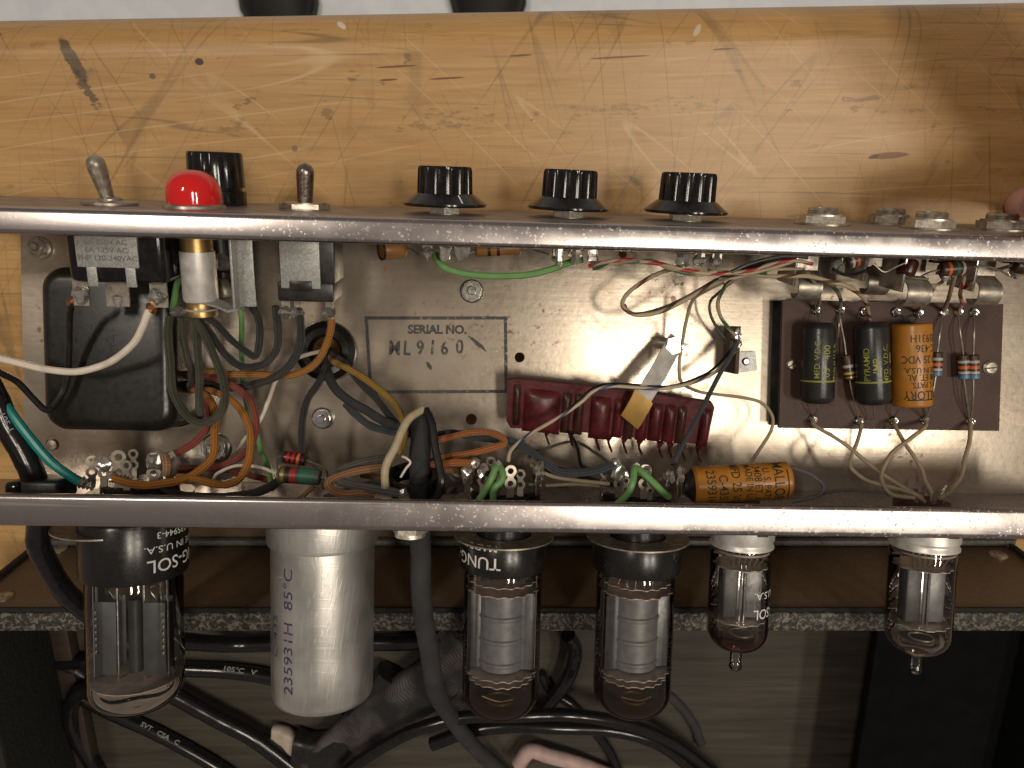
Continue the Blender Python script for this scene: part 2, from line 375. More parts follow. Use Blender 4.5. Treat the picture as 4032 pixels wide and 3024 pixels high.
def backpanel():
    k = N('aged_plated_panel')
    n1 = k.noise(34, 5); n2 = k.noise(420, 4); brush = k.noise(300, 2, k.co(scale=(.06, 1.6, 1)))
    c = k.mix(k.ramp(n1, [(.38, 0.0), (.62, 1.0)]), (.385, .32, .245), (.54, .465, .375))
    c = k.mix(k.math('MULTIPLY', k.ramp(n2, [(.4, 0.0), (.62, 1.0)]), .5), c, (.33, .27, .20))
    c = k.mix(k.math('MULTIPLY', brush, .2), c, (.70, .67, .60))
    stain = k.ramp(k.noise(22, 6, k.co(loc=(.11, .3, 0)), dist=1.2), [(.56, 0.0), (.70, 1.0)])
    c = k.mix(k.math('MULTIPLY', stain, .6), c, (.22, .155, .13))
    rustm = k.math('MULTIPLY', k.ramp(k.noise(330, 4, k.co(loc=(.5, .2, 0))), [(.59, 0.0), (.66, 1.0)]), k.ramp(k.noise(30, 3, k.co(loc=(.02, .5, 0))), [(.50, 0.0), (.62, 1.0)]))
    c = k.mix(k.math('MULTIPLY', rustm, .8), c, (.22, .085, .02))
    spk = k.ramp(k.noise(900, 2, k.co(loc=(.3, .3, 0))), [(.70, 0.0), (.74, 1.0)])
    c = k.mix(k.math('MULTIPLY', spk, .5), c, (.8, .78, .72))
    k.set(Base_Color=c, Metallic=k.math('SUBTRACT', .66, k.math('MULTIPLY', rustm, .7)), Roughness=k.math('ADD', k.math('MULTIPLY', n2, .14), k.math('ADD', .15, k.math('MULTIPLY', stain, .12))))
    k.bump(k.math('ADD', n2, brush), .10, .0002)
    return k.m
M['backpanel'] = backpanel()
def can_metal():
    k = N('scuffed_aluminium'); br = k.noise(300, 3, k.co(scale=(1, 1, .08))); sc = k.ramp(k.noise(90, 3, k.co(scale=(9, 9, .5), rot=(.15, .1, 0))), [(.55, 0.0), (.62, 1.0)])
    sc2 = k.ramp(k.noise(90, 3, k.co(scale=(.6, .6, 12), rot=(.2, .1, .3))), [(.57, 0.0), (.64, 1.0)])
    c = k.mix(k.ramp(k.noise(60, 5), [(.35, 0.0), (.7, 1.0)]), (.50, .49, .46), (.80, .79, .75)); c = k.mix(k.math('MULTIPLY', k.math('MAXIMUM', sc, k.math('MULTIPLY', sc2, .22)), .45), c, (.80, .79, .75))
    k.set(Base_Color=c, Metallic=.88, Roughness=k.math('ADD', .27, k.math('MULTIPLY', br, .18))); k.bump(k.math('ADD', br, k.math('ADD', sc, k.math('MULTIPLY', sc2, .3))), .10, .0002)
    return k.m
M['can'] = can_metal()
def tolex(name, col, tip, tipf, scale=420, strength=.7, rough=.55):
    k = N(name); v = k.n('TexVoronoi', Scale=float(scale), feature='SMOOTH_F1'); k.put(v.inputs['Vector'], k.co(scale=(1, 1, 1)))
    nn = k.noise(scale*1.3, 3, dist=1.0); h = k.math('ADD', k.math('MULTIPLY', v.outputs['Distance'], .6), nn)
    c = k.mix(k.math('MULTIPLY', k.ramp(nn, [(.47, 0.0), (.62, 1.0)]), tipf), col, tip)
    c = k.mix(k.math('MULTIPLY', k.ramp(k.noise(25, 4), [(.4, 0.0), (.7, 1.0)]), .35), c, tuple(x*.5 for x in col))
    k.set(Base_Color=c, Roughness=rough); k.bump(h, strength, .0006); return k.m
M['tolex_brown'] = tolex('brown_tolex', (.105, .070, .042), (.14, .10, .065), .4, 380, .35, .5)
M['tolex_edge'] = tolex('worn_black_tolex', (.028, .027, .024), (.26, .23, .18), .75, 420, .9, .6)
M['painted_shade'] = basic('shade_black', (.004, .004, .004), .95, spec=.1)  # flat black that stands in for shade at the cabinet's right end
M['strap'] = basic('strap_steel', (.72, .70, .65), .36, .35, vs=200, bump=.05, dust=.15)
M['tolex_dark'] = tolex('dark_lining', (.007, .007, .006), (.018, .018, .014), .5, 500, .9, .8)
M['piping'] = tolex('grey_piping', (.06, .058, .053), (.15, .145, .13), .6, 700, .5, .5)
def fabric():
    k = N('dusty_black_webbing'); w = k.n('TexWave', Scale=330.0, Distortion=2.0, bands_direction='DIAGONAL'); k.put(w.inputs['Vector'], k.co())
    d = k.ramp(k.noise(45, 5), [(.42, 0.0), (.66, 1.0)]); c = k.mix(k.math('MULTIPLY', d, k.math('ADD', k.math('MULTIPLY', w.outputs['Fac'], .6), .25)), (.012, .012, .013), (.17, .14, .135))
    k.set(Base_Color=c, Roughness=.85); k.bump(w.outputs['Fac'], .5, .0005); return k.m
M['fabric'] = fabric()
def wood(name, c_dark, c_mid, c_light, scratches=True, marks=(), rough=.38, bands=1.0):
    k = N(name)
    warp = k.co(scale=(1.2, 14, 14))
    g1 = k.noise(9, 6, warp, .62, .4); g2 = k.noise(60, 4, k.co(scale=(.5, 14, 14)), .6); g3 = k.noise(5, 4, k.co(scale=(1, 2.2, 1)))
    g4 = k.noise(260, 3, k.co(scale=(.10, 1, 1)))
    c = k.mix(k.ramp(g1, [(.3, 0.0), (.7, 1.0)]), c_mid, c_light)
    c = k.mix(k.math('MULTIPLY', k.ramp(g2, [(.42, 1.0), (.62, 0.0)]), .28), c, c_dark)
    c = k.mix(k.math('MULTIPLY', k.ramp(g3, [(.45, 0.0), (.72, 1.0)]), .5), c, c_dark)
    c = k.mix(k.math('MULTIPLY', k.ramp(g4, [(.5, 0.0), (.64, 1.0)]), .20), c, tuple(x*.5 for x in c_dark))
    hgt = k.math('MULTIPLY', g2, .6)
    if scratches:
        for i, (ang, ac, al, w, amt, light) in enumerate(((.02, 80, 3, .006, .50, 0), (1.42, 60, 3, .0045, .45, 0), (-.95, 55, 3, .004, .45, 0), (1.02, 50, 3, .004, .5, 0), (.05, 140, 5, .006, .40, 0), (.72, 60, 4, .005, .5, 1), (-.12, 60, 4, .005, .45, 1), (2.2, 60, 3, .004, .4, 0), (1.7, 80, 4, .004, .4, 0), (1.25, 90, 5, .004, .35, 0))):
            nz = k.noise(1.0, 0, k.co(rot=(0, 0, ang), scale=(al, ac, 1), loc=(i*3.7+.4, i*2.1, 0)), .4, 0.0)
            brk = k.ramp(k.noise(17, 3, k.co(loc=(i*.5, .1+i*.3, 0))), [(.47, 0.0), (.60, 1.0)])
            ln = k.ramp(k.math('ABSOLUTE', k.math('SUBTRACT', nz, .5)), [(w*.5, 1.0), (w*1.5, 0.0)])
            m = k.math('MULTIPLY', k.math('MULTIPLY', ln, brk), amt)
            c = k.mix(m, c, (.70, .52, .32) if light else (.11, .075, .04))
        pits = k.math('MULTIPLY', k.ramp(k.noise(210, 4, k.co(scale=(.5, 1, 1))), [(.63, 0.0), (.68, 1.0)]), k.ramp(k.noise(13, 4, k.co(scale=(.5, 1.6, 1), loc=(.2, .8, 0))), [(.50, 0.0), (.66, 1.0)]))
        c = k.mix(k.math('MULTIPLY', pits, .75), c, (.05, .04, .03)); hgt = k.math('SUBTRACT', hgt, pits)
    for (mx, my, a, lx, ly, col, amt, br) in marks:      # spots and smears with shapes of their own (mm on the bench)
        co = k.co(loc=(0, 0, 0)); ad = k.n('VectorMath', operation='SUBTRACT'); k.put(ad.inputs[0], co); ad.inputs[1].default_value = (mx*.001, my*.001, 0)
        vr = k.n('VectorRotate', rotation_type='Z_AXIS'); k.put(vr.inputs['Vector'], ad.outputs[0]); vr.inputs['Angle'].default_value = -a
        ml = k.n('VectorMath', operation='MULTIPLY'); k.put(ml.inputs[0], vr.outputs[0]); ml.inputs[1].default_value = (1000/lx, 1000/ly, 0)
        ln = k.n('VectorMath', operation='LENGTH'); k.put(ln.inputs[0], ml.outputs[0])
        edge = k.math('ADD', ln.outputs['Value'], k.math('MULTIPLY', k.math('SUBTRACT', k.noise(380, 5, k.co(scale=(.45, 1, 1)), .7), .42), br))
        m = k.math('MULTIPLY', k.ramp(edge, [(.80, 1.0), (1.0, 0.0)]), amt)
        c = k.mix(m, c, col)
    k.set(Base_Color=c, Roughness=k.math('ADD', rough-.06, k.math('MULTIPLY', g1, .14))); k.bump(hgt, .12, .0004)
    return k.m
def bp(px, py): w = W(px, py, 0); return w.x, w.y
MARKS = []
def mark(px, py, ang, lx, ly, col, amt=.8, br=1.0):
    x, y = bp(px, py); MARKS.append((x, y, rad(ang), lx, ly, col, amt, br))
ink = (.035, .033, .032)
mark(285, 235, -62, 11.5, 3.0, ink, .75, .9); mark(345, 355, -62, 10, 2.7, ink, .7, 2.6); mark(785, 243, 0, 2.0, 1.5, (.02, .015, .012), .95, .4)
mark(600, 300, 0, 1.5, 1.2, ink, .7, .6); mark(3500, 612, 4, 9, 1.5, (.20, .07, .015), .95, .5); mark(3440, 617, 12, 2.5, .9, (.06, .02, .01), .9, .3)
for a in ((1560, 262, 9), (1760, 308, 8), (1530, 314, 4), (2440, 225, 13), (2850, 193, 5), (2050, 218, 5)): mark(a[0], a[1], 3, a[2], .42, (.16, .045, .015), .9, .2)
mark(900, 510, 8, 13, 4, ink, .35, 8.0); mark(980, 400, 30, 5, 3, ink, .45, 7.0); mark(2500, 425, 4, 40, 3, ink, .30, 9.0); mark(1750, 480, 2, 24, 4.5, ink, .32, 9.0); mark(3400, 390, 4, 10, 1.6, ink, .45, 6.0)
mark(1290, 440, 50, 4, 3, ink, .4, 5.0); mark(2750, 115, 60, 3, 1.3, (.65, .55, .42), .8, .6); mark(1335, 92, -40, 2.5, 1.2, (.75, .68, .55), .8, .5)
mark(2500, 712, -35, 3.2, 1.2, (.16, .13, .06), .7, .3); mark(1160, 585, 0, 1.4, 1.4, (.16, .13, .09), .7, .3)
M['bench'] = wood('worn_maple', (.37, .195, .063), (.50, .295, .112), (.585, .37, .158), True, MARKS)
M['bench_edge'] = wood('worn_maple_edge', (.40, .215, .075), (.52, .305, .12), (.60, .37, .155), True, (), .30)
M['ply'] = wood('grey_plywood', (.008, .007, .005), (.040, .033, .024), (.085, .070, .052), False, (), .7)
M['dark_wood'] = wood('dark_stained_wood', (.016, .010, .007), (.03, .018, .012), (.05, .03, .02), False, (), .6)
def floorm():
    k = N('speckled_floor'); c = k.mix(k.ramp(k.noise(30, 5), [(.4, 0.0), (.65, 1.0)]), (.74, .80, .87), (.84, .89, .95)); k.set(Base_Color=c, Roughness=.45); return k.m
M['floor'] = floorm()
# ------------------------------------------------------------------ floor and workbench
struct('floor', MB().add([(-3000, -3000, -850), (3000, -3000, -850), (3000, 3000, -850), (-3000, 3000, -850)], [(0, 1, 2, 3)]), M['floor'])
e0 = W(0, 66, -7); e1 = W(4032, -6, -7); EB = (e1.y-e0.y)/(e1.x-e0.x); EA = e0.y-EB*e0.x
def edge_y(x): return EA+EB*x
wj = W(3500, 163, 0); JOFF = wj.y-edge_y(wj.x)
def bench_sweep(prof, x0=-620, x1=620, n=60):
    mb = MB(); m = len(prof); vs = []; fs = []
    for i in range(n+1):
        x = x0+(x1-x0)*i/n
        for o, z in prof: vs.append((x, edge_y(x)+o, z))
    for i in range(n):
        for j in range(m):
            j2 = (j+1) % m; fs.append((i*m+j, i*m+j2, (i+1)*m+j2, (i+1)*m+j))
    fs += [tuple(range(m)), tuple(n*m+j for j in range(m-1, -1, -1))]
    return mb.add(vs, fs)
bench = thing('workbench', T(0, 0, 0), 'worn scratched maple workbench top under the open metal chassis', 'workbench')
R0 = 17.0
bull = [(JOFF+.15, -45), (JOFF+.15, -1.2), (JOFF+1.0, -.1)]+[(-R0+R0*math.sin(a), -R0+R0*math.cos(a)) for a in [rad(v) for v in range(0, 91, 6)]]+[(-.6, -30), (-3, -45)]
part(bench, 'board', bench_sweep(bull), M['bench'], 'rounded front board of the bench')
part(bench, 'board', bench_sweep([(-900, -45), (-900, 0), (JOFF-.9, 0), (JOFF-.1, -1.0), (JOFF-.1, -45)]), M['bench'])
for lx in (-560, 560):
    for ly in (-760, -60): part(bench, 'leg', MB().box(lx, ly, -447.6, 70, 70, 804.6, 4), M['bench_edge'])
# shoes of the person taking the picture, down on the floor
def shoe(px, py, ang, label):
    w = W(px, py, -850); F = T(w.x, w.y, -850) @ Matrix.Rotation(rad(ang), 4, 'Z')
    t = thing('shoe', F, label, 'shoe', 'black shoes on the floor beyond the bench edge')
    secs = [(-2, 24, 30), (6, 38, 42), (40, 50, 50), (90, 49, 62), (140, 42, 78), (200, 38, 92), (262, 37, 95), (285, 26, 88)]
    up = MB(); vs = []; fs = []; n = 16
    for (y, hw, hh) in secs:
        for k in range(n):
            a = math.pi*k/(n-1); vs.append((hw*math.cos(a), y, 18+(hh-18)*math.sin(a)**.8))
    for i in range(len(secs)-1):
        for k in range(n-1): fs.append((i*n+k, i*n+k+1, (i+1)*n+k+1, (i+1)*n+k))
        fs.append((i*n+n-1, i*n, (i+1)*n, (i+1)*n+n-1))
    fs += [tuple(range(n)), tuple((len(secs)-1)*n+k for k in range(n-1, -1, -1))]
    part(t, 'upper', up.add(vs, fs), M['shoe'])
    sp = [(hw+4, y) for y, hw, _ in secs]+[(-hw-4, y) for y, hw, _ in reversed(secs)]
    part(t, 'sole', MB().prism(sp, 0, 18), M['matte_black'])
shoe(1130, 150, 6, 'black shoe tip on the floor, left of the two beyond the bench edge')
shoe(1915, 135, -4, 'black shoe tip on the floor, right of the two beyond the bench edge')
# ------------------------------------------------------------------ amplifier cabinet standing behind the chassis
wc = W(2016, 2128, 0); YC = wc.y
CABH = WY(2016, 2400, YC).z
XL = WY(200, 2112, YC).x; XR = WY(3950, 2134, YC).x
TH = YC-W(2016, 2490, CABH).y
FLZ = 8.0
cab = thing('amplifier_cabinet', T((XL+XR)/2, YC, 0), 'open brown and black covered amplifier cabinet on the bench below the tubes', 'cabinet')
cx = (XL+XR)/2; WD = XR-XL
def cbox(x0, x1, y0, y1, z0, z1, bev=1.0):
    return MB().box((x0+x1)/2-cx, (y0+y1)/2-YC, (z0+z1)/2, x1-x0, y1-y0, z1-z0, bev)
part(cab, 'face_panel', cbox(XL, XR, YC-1.5, YC, 4, CABH-1.5, .5), M['tolex_brown'], 'brown textured face of the cabinet')
part(cab, 'rim_board', cbox(XL-2, XR+2, YC-TH, YC-1.7, 2, CABH, 1.6), M['tolex_edge'], 'worn black leathery edge of the cabinet')
part(cab, 'top_trim', cbox(XL, XR, YC-1.6, YC+.5, CABH-1.4, CABH-.1, .5), M['tolex_dark'])
part(cab, 'piping', cbox(XL-3, XR+3, YC+.2, YC+3.4, 2.2, 6.5, 1.4), M['piping'])
part(cab, 'base_board', cbox(XL-6, XR+6, YC+.3, YC+13, 0, 2.1, .6), M['tolex_brown'])
for xx in (XL, XR):
    part(cab, 'piping', cbox(xx-1.6, xx+1.6, YC+.25, YC+2.0, 6.8, CABH-2, .8), M['tolex_dark'])
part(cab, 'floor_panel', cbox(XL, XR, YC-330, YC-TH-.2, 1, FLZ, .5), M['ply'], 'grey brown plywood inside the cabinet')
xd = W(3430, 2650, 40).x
part(cab, 'added_shade_board', cbox(xd, XR-10.3, YC-329, YC-TH-.4, 34, 40, 2.5), M['painted_shade'], 'added black shade board over the right end of the cabinet')  # added board: its black stands for shade, its raised edge casts a soft shadow
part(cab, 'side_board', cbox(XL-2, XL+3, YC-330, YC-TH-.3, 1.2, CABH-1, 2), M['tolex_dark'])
part(cab, 'side_board', cbox(XR-10, XR+2, YC-330, YC-TH-.3, 1.2, CABH-1, 2), M['painted_shade'])  # right wall coloured black in place of the shade on it
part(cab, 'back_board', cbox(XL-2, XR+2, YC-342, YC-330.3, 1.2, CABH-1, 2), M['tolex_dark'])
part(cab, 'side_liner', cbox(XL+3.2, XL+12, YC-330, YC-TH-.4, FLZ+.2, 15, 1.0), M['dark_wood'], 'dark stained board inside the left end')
for (px, py) in ((232, 2162), (3930, 2186), (12, 2352)):
    w = WY(px, py, YC)
    m = MB().lathe([(0.2, 0), (3.9, 0), (3.9, .35), (3.2, .8), (.6, .8), (.5, .2)], 20)
    part(cab, 'screw', m.xf(T(w.x-cx, 0, w.z) @ Matrix.Rotation(rad(-90), 4, 'X')), M['dull_steel'])
# ------------------------------------------------------------------ chassis
def sheet(path, th, x0, x1, n=24):
    """sheet metal bent along a yz path, swept along x"""
    path = [Vector((a, b)) for a, b in path]; k = len(path); L = []; R_ = []
    for i, p in enumerate(path):
        t = (path[min(i+1, k-1)]-path[max(i-1, 0)]).normalized(); nn = Vector((-t.y, t.x))
        L.append(p+nn*th/2); R_.append(p-nn*th/2)
    prof = L+R_[::-1]; m = len(prof); vs = []; fs = []
    for i in range(n+1):
        x = x0+(x1-x0)*i/n
        for p in prof: vs.append((x, p.x, p.y))
    for i in range(n):
        for j in range(m):
            j2 = (j+1) % m; fs.append((i*m+j, i*m+j2, (i+1)*m+j2, (i+1)*m+j))
    fs += [tuple(range(m)), tuple(n*m+j for j in range(m-1, -1, -1))]
    return MB().add(vs, fs)
def arc(cx_, cy_, r, a0, a1, n=8): return [(cx_+r*math.cos(rad(a0+(a1-a0)*i/n)), cy_+r*math.sin(rad(a0+(a1-a0)*i/n))) for i in range(n+1)]
def holed(outer, holes, th, name):
    cu = bpy.data.curves.new(name, 'CURVE'); cu.dimensions = '2D'; cu.fill_mode = 'BOTH'; cu.extrude = th/2*.001
    for ring in [outer]+holes:
        s = cu.splines.new('POLY'); s.points.add(len(ring)-1); s.use_cyclic_u = True
        for p, q in zip(s.points, ring): p.co = (q[0]*.001, q[1]*.001, 0, 1)
    ob = bpy.data.objects.new(name, cu); me = bpy.data.meshes.new_from_object(ob); bpy.data.objects.remove(ob); bpy.data.curves.remove(cu)
    me.materials.clear(); me.name = name; return me
def circ(x, y, r, n=28): return [(x+r*math.cos(2*math.pi*i/n), y+r*math.sin(2*math.pi*i/n)) for i in range(n)]
chas = thing('amplifier_chassis', CH, 'open chrome and plated steel amplifier chassis lying face up on the bench', 'chassis')
XA, XB = -222.0, 222.0
gr = P(1286, 1382, 0); GR_R = 9.5
hol = [circ(gr.x, gr.y, GR_R)]
for px, py, r in ((2046, 1407, 2.0), (1856, 1651, 2.2), (206, 1750, 2.6), (2452, 1000, 1.6)):
    p = P(px, py, 0); hol.append(circ(p.x, p.y, r, 18))
pl = P(92, 1450, 0)
bpm = holed([(pl.x-.5, -41.5), (214, -41.5), (214, 66.2), (pl.x+.5, 66.2)], hol, 1.2, 'back_panel')
for v in bpm.vertices: v.co.z -= .0006
bpm.materials.append(M['backpanel']); part(chas, 'back_panel', bpm, None)
up = [(47.2, 62.4)]+arc(48.0, 63.1, .8, 180, 92, 6)+arc(52.6, 62.6, 1.4, 88, 11, 8)+[(ywall(40), 40), (ywall(20), 20), (66.2, .8)]
part(chas, 'control_panel', sheet(up, 1.2, XA, XB), M['chrome_dusty'], 'upper chrome wall carrying the knobs and switches')
lo = [(-32.0, 62.4)]+arc(-32.8, 63.1, .8, 0, 88, 6)+arc(-39.4, 62.5, 1.5, 92, 178, 8)+[(-41.2, 40), (-41.3, 20), (-41.4, .8)]
part(chas, 'tube_wall', sheet(lo, 1.2, XA, XB), M['chrome'], 'lower chrome wall carrying the tubes')
def hexnut(mb, x, y, z, r, th, rot=0.0, flange=0.0):
    m = MB(); n = 48
    def rm(a, j): return 1.0
    hx = hexagon(r, rot)
    ring = [(r*.86*math.cos(2*math.pi*i/24), r*.86*math.sin(2*math.pi*i/24)) for i in range(24)]
    m.prism(hx, 0, th*.8)
    m.prism(ring, th*.8-.01, th)
    if flange: m.lathe([(.2, 0), (flange, 0), (flange, .5), (flange*.9, .8), (.2, .8)], 24)
    return mb.join(m, T(x, y, z))
def cnut(px, py, r, mat, rot=.3, lock=True):
    p = P(px, py, 2); m = MB(); hexnut(m, p.x, p.y, .8, r, 2.6, rot, r*1.12 if lock else 0)
    o = part(chas, 'hex_nut', m, mat, sharp=25)
    s = MB().lathe([(.1, 0), (r*.42, 0), (r*.42, 4.2), (r*.36, 4.6), (.1, 4.6)], 18).xf(T(p.x, p.y, .8))
    part(o, 'bolt_end', s, mat)
cnut(150, 975, 3.7, M['dull_steel'], .5); cnut(1858, 1146, 4.0, M['steel'], .25); cnut(1268, 1648, 3.7, M['bright'], .1); cnut(845, 1765, 5.0, M['steel'], .5)
p = P(206, 1752, 0); part(chas, 'screw', MB().lathe([(.1, -3), (2.2, -3), (2.2, .4), (1.9, .7), (.1, .9)], 18).xf(T(p.x, p.y, 0)), M['dull_steel'])
# serial stamp
sm = MB(); cs = [P(1442, 1252, .1), P(1990, 1252, .1), P(1993, 1541, .1), P(1460, 1544, .1)]
lw = .62
for a, b in ((0, 1), (1, 2), (2, 3), (3, 0)):
    A, B = cs[a].xy, cs[b].xy; t = (B-A).normalized(); nn = Vector((-t.y, t.x))*lw
    A2, B2 = A-t*lw, B+t*lw; z = .12+.004*a
    sm.add([(*(A2-nn), z), (*(B2-nn), z), (*(B2+nn), z), (*(A2+nn), z)], [(0, 1, 2, 3)])
q = P(1722, 1299, 0); flat_text(sm, 'SERIAL NO.', 4.6, q.x, q.y, .16, 1, .98, .2)
def worn_ink():
    k = N('worn_stamp_ink'); a = k.n('BsdfTransparent'); mx = k.n('MixShader'); k.set(Base_Color=(.05, .048, .048), Roughness=.6)
    k.put(mx.inputs[0], k.ramp(k.noise(600, 4), [(.36, 0.2), (.50, 1.0)])); k.t.links.new(a.outputs[0], mx.inputs[1]); k.t.links.new(k.b.outputs[0], mx.inputs[2]); k.t.links.new(mx.outputs[0], k.out.inputs[0]); return k.m
M['ink'] = worn_ink()
for ch_, px, py in zip('ML9160', (1554, 1602, 1655, 1703, 1750, 1810), (1373, 1374, 1371, 1370, 1373, 1368)):
    q = P(px, py, 0); flat_text(sm, ch_, 7.6, q.x, q.y, .2, random.uniform(-4, 4), .78, .2)
for px, py, l, a in ((1880, 1352, 5, -40), (1690, 1440, 2, -60)):
    q = P(px, py, 0); m = MB().add([(-l, -.3, 0), (0, -.9, 0), (l, -.2, 0), (l*.4, .8, 0), (-l*.6, .5, 0)], [(0, 1, 2, 3, 4)]); sm.join(m, T(q.x, q.y, .18) @ Matrix.Rotation(rad(a), 4, 'Z'))
part(chas, 'serial_stamp', sm, M['ink'], 'black stamped serial number box', flat=True)
# rubber grommet in the big hole
m = MB().lathe([(GR_R-3.3, -3.0), (GR_R-.2, -3.2), (GR_R+1.4, -2.0), (GR_R-.1, -1.3), (GR_R-.1, .2), (GR_R+2.2, .4), (GR_R+1.9, 2.2), (GR_R-.5, 3.6), (GR_R-3.0, 3.3), (GR_R-4.0, 1.5), (GR_R-4.0, -1.5)], 40, close=True)
solo('grommet', m, M['bakelite'], CH @ T(gr.x, gr.y, 0), 'large black rubber grommet in the plated panel, left of the serial stamp', 'grommet')
# power transformer: bell above the panel, core and lower bell below (it carries the chassis)
def bell(x0, x1, y0, y1, z0, z1, rc, rt, draft=0.0):
    bm = bmesh.new(); bmesh.ops.create_cube(bm, size=1.0)
    bmesh.ops.scale(bm, vec=(x1-x0, y1-y0, z1-z0), verts=bm.verts)
    ve = [e for e in bm.edges if abs(e.verts[0].co.z-e.verts[1].co.z) > .1]
    bmesh.ops.bevel(bm, geom=ve, offset=rc, segments=7, profile=.5, affect='EDGES')
    tp = [e for e in bm.edges if min(v.co.z for v in e.verts) > (z1-z0)*.49 and len([f for f in e.link_faces if abs(f.normal.z) > .9]) == 1]
    bmesh.ops.bevel(bm, geom=tp, offset=rt, segments=6, profile=.5, affect='EDGES')
    for v in bm.verts:
        k = (v.co.z/(z1-z0)+.5); v.co.x *= 1-draft*k; v.co.y *= 1-draft*k
    bm.verts.index_update()
    mb = MB().add([v.co+Vector(((x0+x1)/2, (y0+y1)/2, (z0+z1)/2)) for v in bm.verts], [[v.index for v in f.verts] for f in bm.faces]); bm.free(); return mb
a = P(158, 1050, 24); b = P(655, 1700, 24); b0 = P(772, 1690, 2)
TX0, TX1, TY0, TY1 = a.x, b.x, b.y+.5, a.y
tr = thing('power_transformer', CH @ T((TX0+TX1)/2, (TY0+TY1)/2, 0), 'black enamelled power transformer bell at the left end of the chassis', 'transformer')
tcx, tcy = (TX0+TX1)/2, (TY0+TY1)/2
part(tr, 'bell_cover', bell(TX0-tcx-.5, TX1-tcx+3.8, TY0-tcy-1, TY1-tcy+.6, .1, 26, 8, 4.5, .015), M['enamel'])
part(tr, 'flange', bell(TX0-tcx-2.0, b0.x-tcx, TY0-tcy-2, TY1-tcy+1.5, .05, 2.4, 7, .8), M['enamel'])
part(tr, 'side_cover', bell(TX0-tcx+8, b0.x-tcx-1.2, TY0-tcy+2, TY1-tcy-2, .06, 21, 6, 4), M['enamel'])
mt = MB()
for i, s in enumerate(('1-50H', '2421')):
    q = P(362+i*72, 1350, 26); flat_text(mt, s, 4.0, q.x-tcx, q.y-tcy, 26.15, 90, 1.5, .02)
part(tr, 'embossed_number', mt, M['enamel'], flat=True)
for px, py in ((738, 1512), (735, 1292)):
    q = P(px, py, 12); m = MB().lathe([(3.4, -1.0), (6.4, -1.0), (6.6, .3), (6.0, 1.3), (4.2, 1.5), (3.4, .5)], 26, close=True)
    part(tr, 'lead_bushing', m.xf(T(b0.x-tcx-1.3, q.y-tcy, 11) @ Matrix.Rotation(rad(90), 4, 'Y')), M['black'])
# lower part reaches the bench
low = min((CH @ Vector((x, y, -1.4))).z for x in (TX0+2, TX1-2) for y in (TY0+3, TY1-3))
DEP = low/ (CH.to_3x3() @ Vector((0, 0, 1))).z
part(tr, 'lower_bell', bell(TX0-tcx+2, TX1-tcx-2, TY0-tcy+3, TY1-tcy-3, 0, 1, 6, .3).xf(Matrix.Diagonal((1, 1, -(DEP-1.6), 1))).xf(T(0, 0, -1.5)), M['enamel'])
# ------------------------------------------------------------------ controls on the upper wall
def lathed(p, name, prof, mat, parent=None, n=32, **kw): return part(parent or p, name, MB().lathe(prof, n, **kw), mat)
def size_at(px, h): return px*(PANEL_D-h)/FPX
def toggle(name_label, pxb, pyb, h, tip, lever_mat, tipr, baser, nut_r, hexed):
    F = panelF(pxb, pyb, h); t = thing('toggle_switch', F, name_label, 'switch')
    tp = F.inverted() @ (CH @ P(tip[0], tip[1], h+tip[2]))
    d = tp.normalized(); L = tp.length
    if hexed:
        m = MB(); hexnut(m, 0, 0, 1.1, nut_r, 2.0, .25); part(t, 'nut', m, M['dull_steel'], sharp=25)
        lathed(t, 'washer', [(.1, .65), (nut_r*1.0, .65), (nut_r*1.0, 1.0), (.1, 1.0)], M['dull_steel'])
    else:
        lathed(t, 'nut', [(.1, 1.0), (nut_r, 1.0), (nut_r, 1.5), (nut_r*.95, 1.9), (nut_r*.6, 2.2), (.1, 2.2)], M['dull_steel'])
        lathed(t, 'washer', [(.1, .65), (nut_r*.92, .65), (nut_r*.92, .95), (.1, .95)], M['dull_steel'])
    lathed(t, 'bushing', [(.1, .7), (baser+1.6, .7), (baser+1.6, 2.6), (baser+.6, 3.2), (.1, 3.2)], M['dull_steel'])
    prof = [(.1, -2), (baser*.9, -2), (baser*.95, 4), (tipr*.98, L*.72)]+[(tipr*math.cos(rad(a)), L-tipr+tipr*math.sin(rad(a))) for a in (-8, 10, 30, 50, 70, 85)]
    lv = MB().lathe(prof, 24).xf(frame(Vector((0, 0, 0)), d, (1, 0, 0))); part(t, 'lever', lv, lever_mat)
    return t, F
t1, F1 = toggle('plain steel toggle switch leaning left, at the left end beside the red lamp', 436, 800, 40, (365, 611, 7), M['dull_steel'], 2.9, 2.2, 8.6, False)
def inF(F, px, py, h): return F.inverted() @ (CH @ P(px, py, h))
def body_span(F, x0, x1, y0, y1, h):
    a = inF(F, x0, y0, h); b = inF(F, x1, y1, h); return min(a.x, b.x), max(a.x, b.x), min(a.z, b.z), max(a.z, b.z), (a.y+b.y)/2
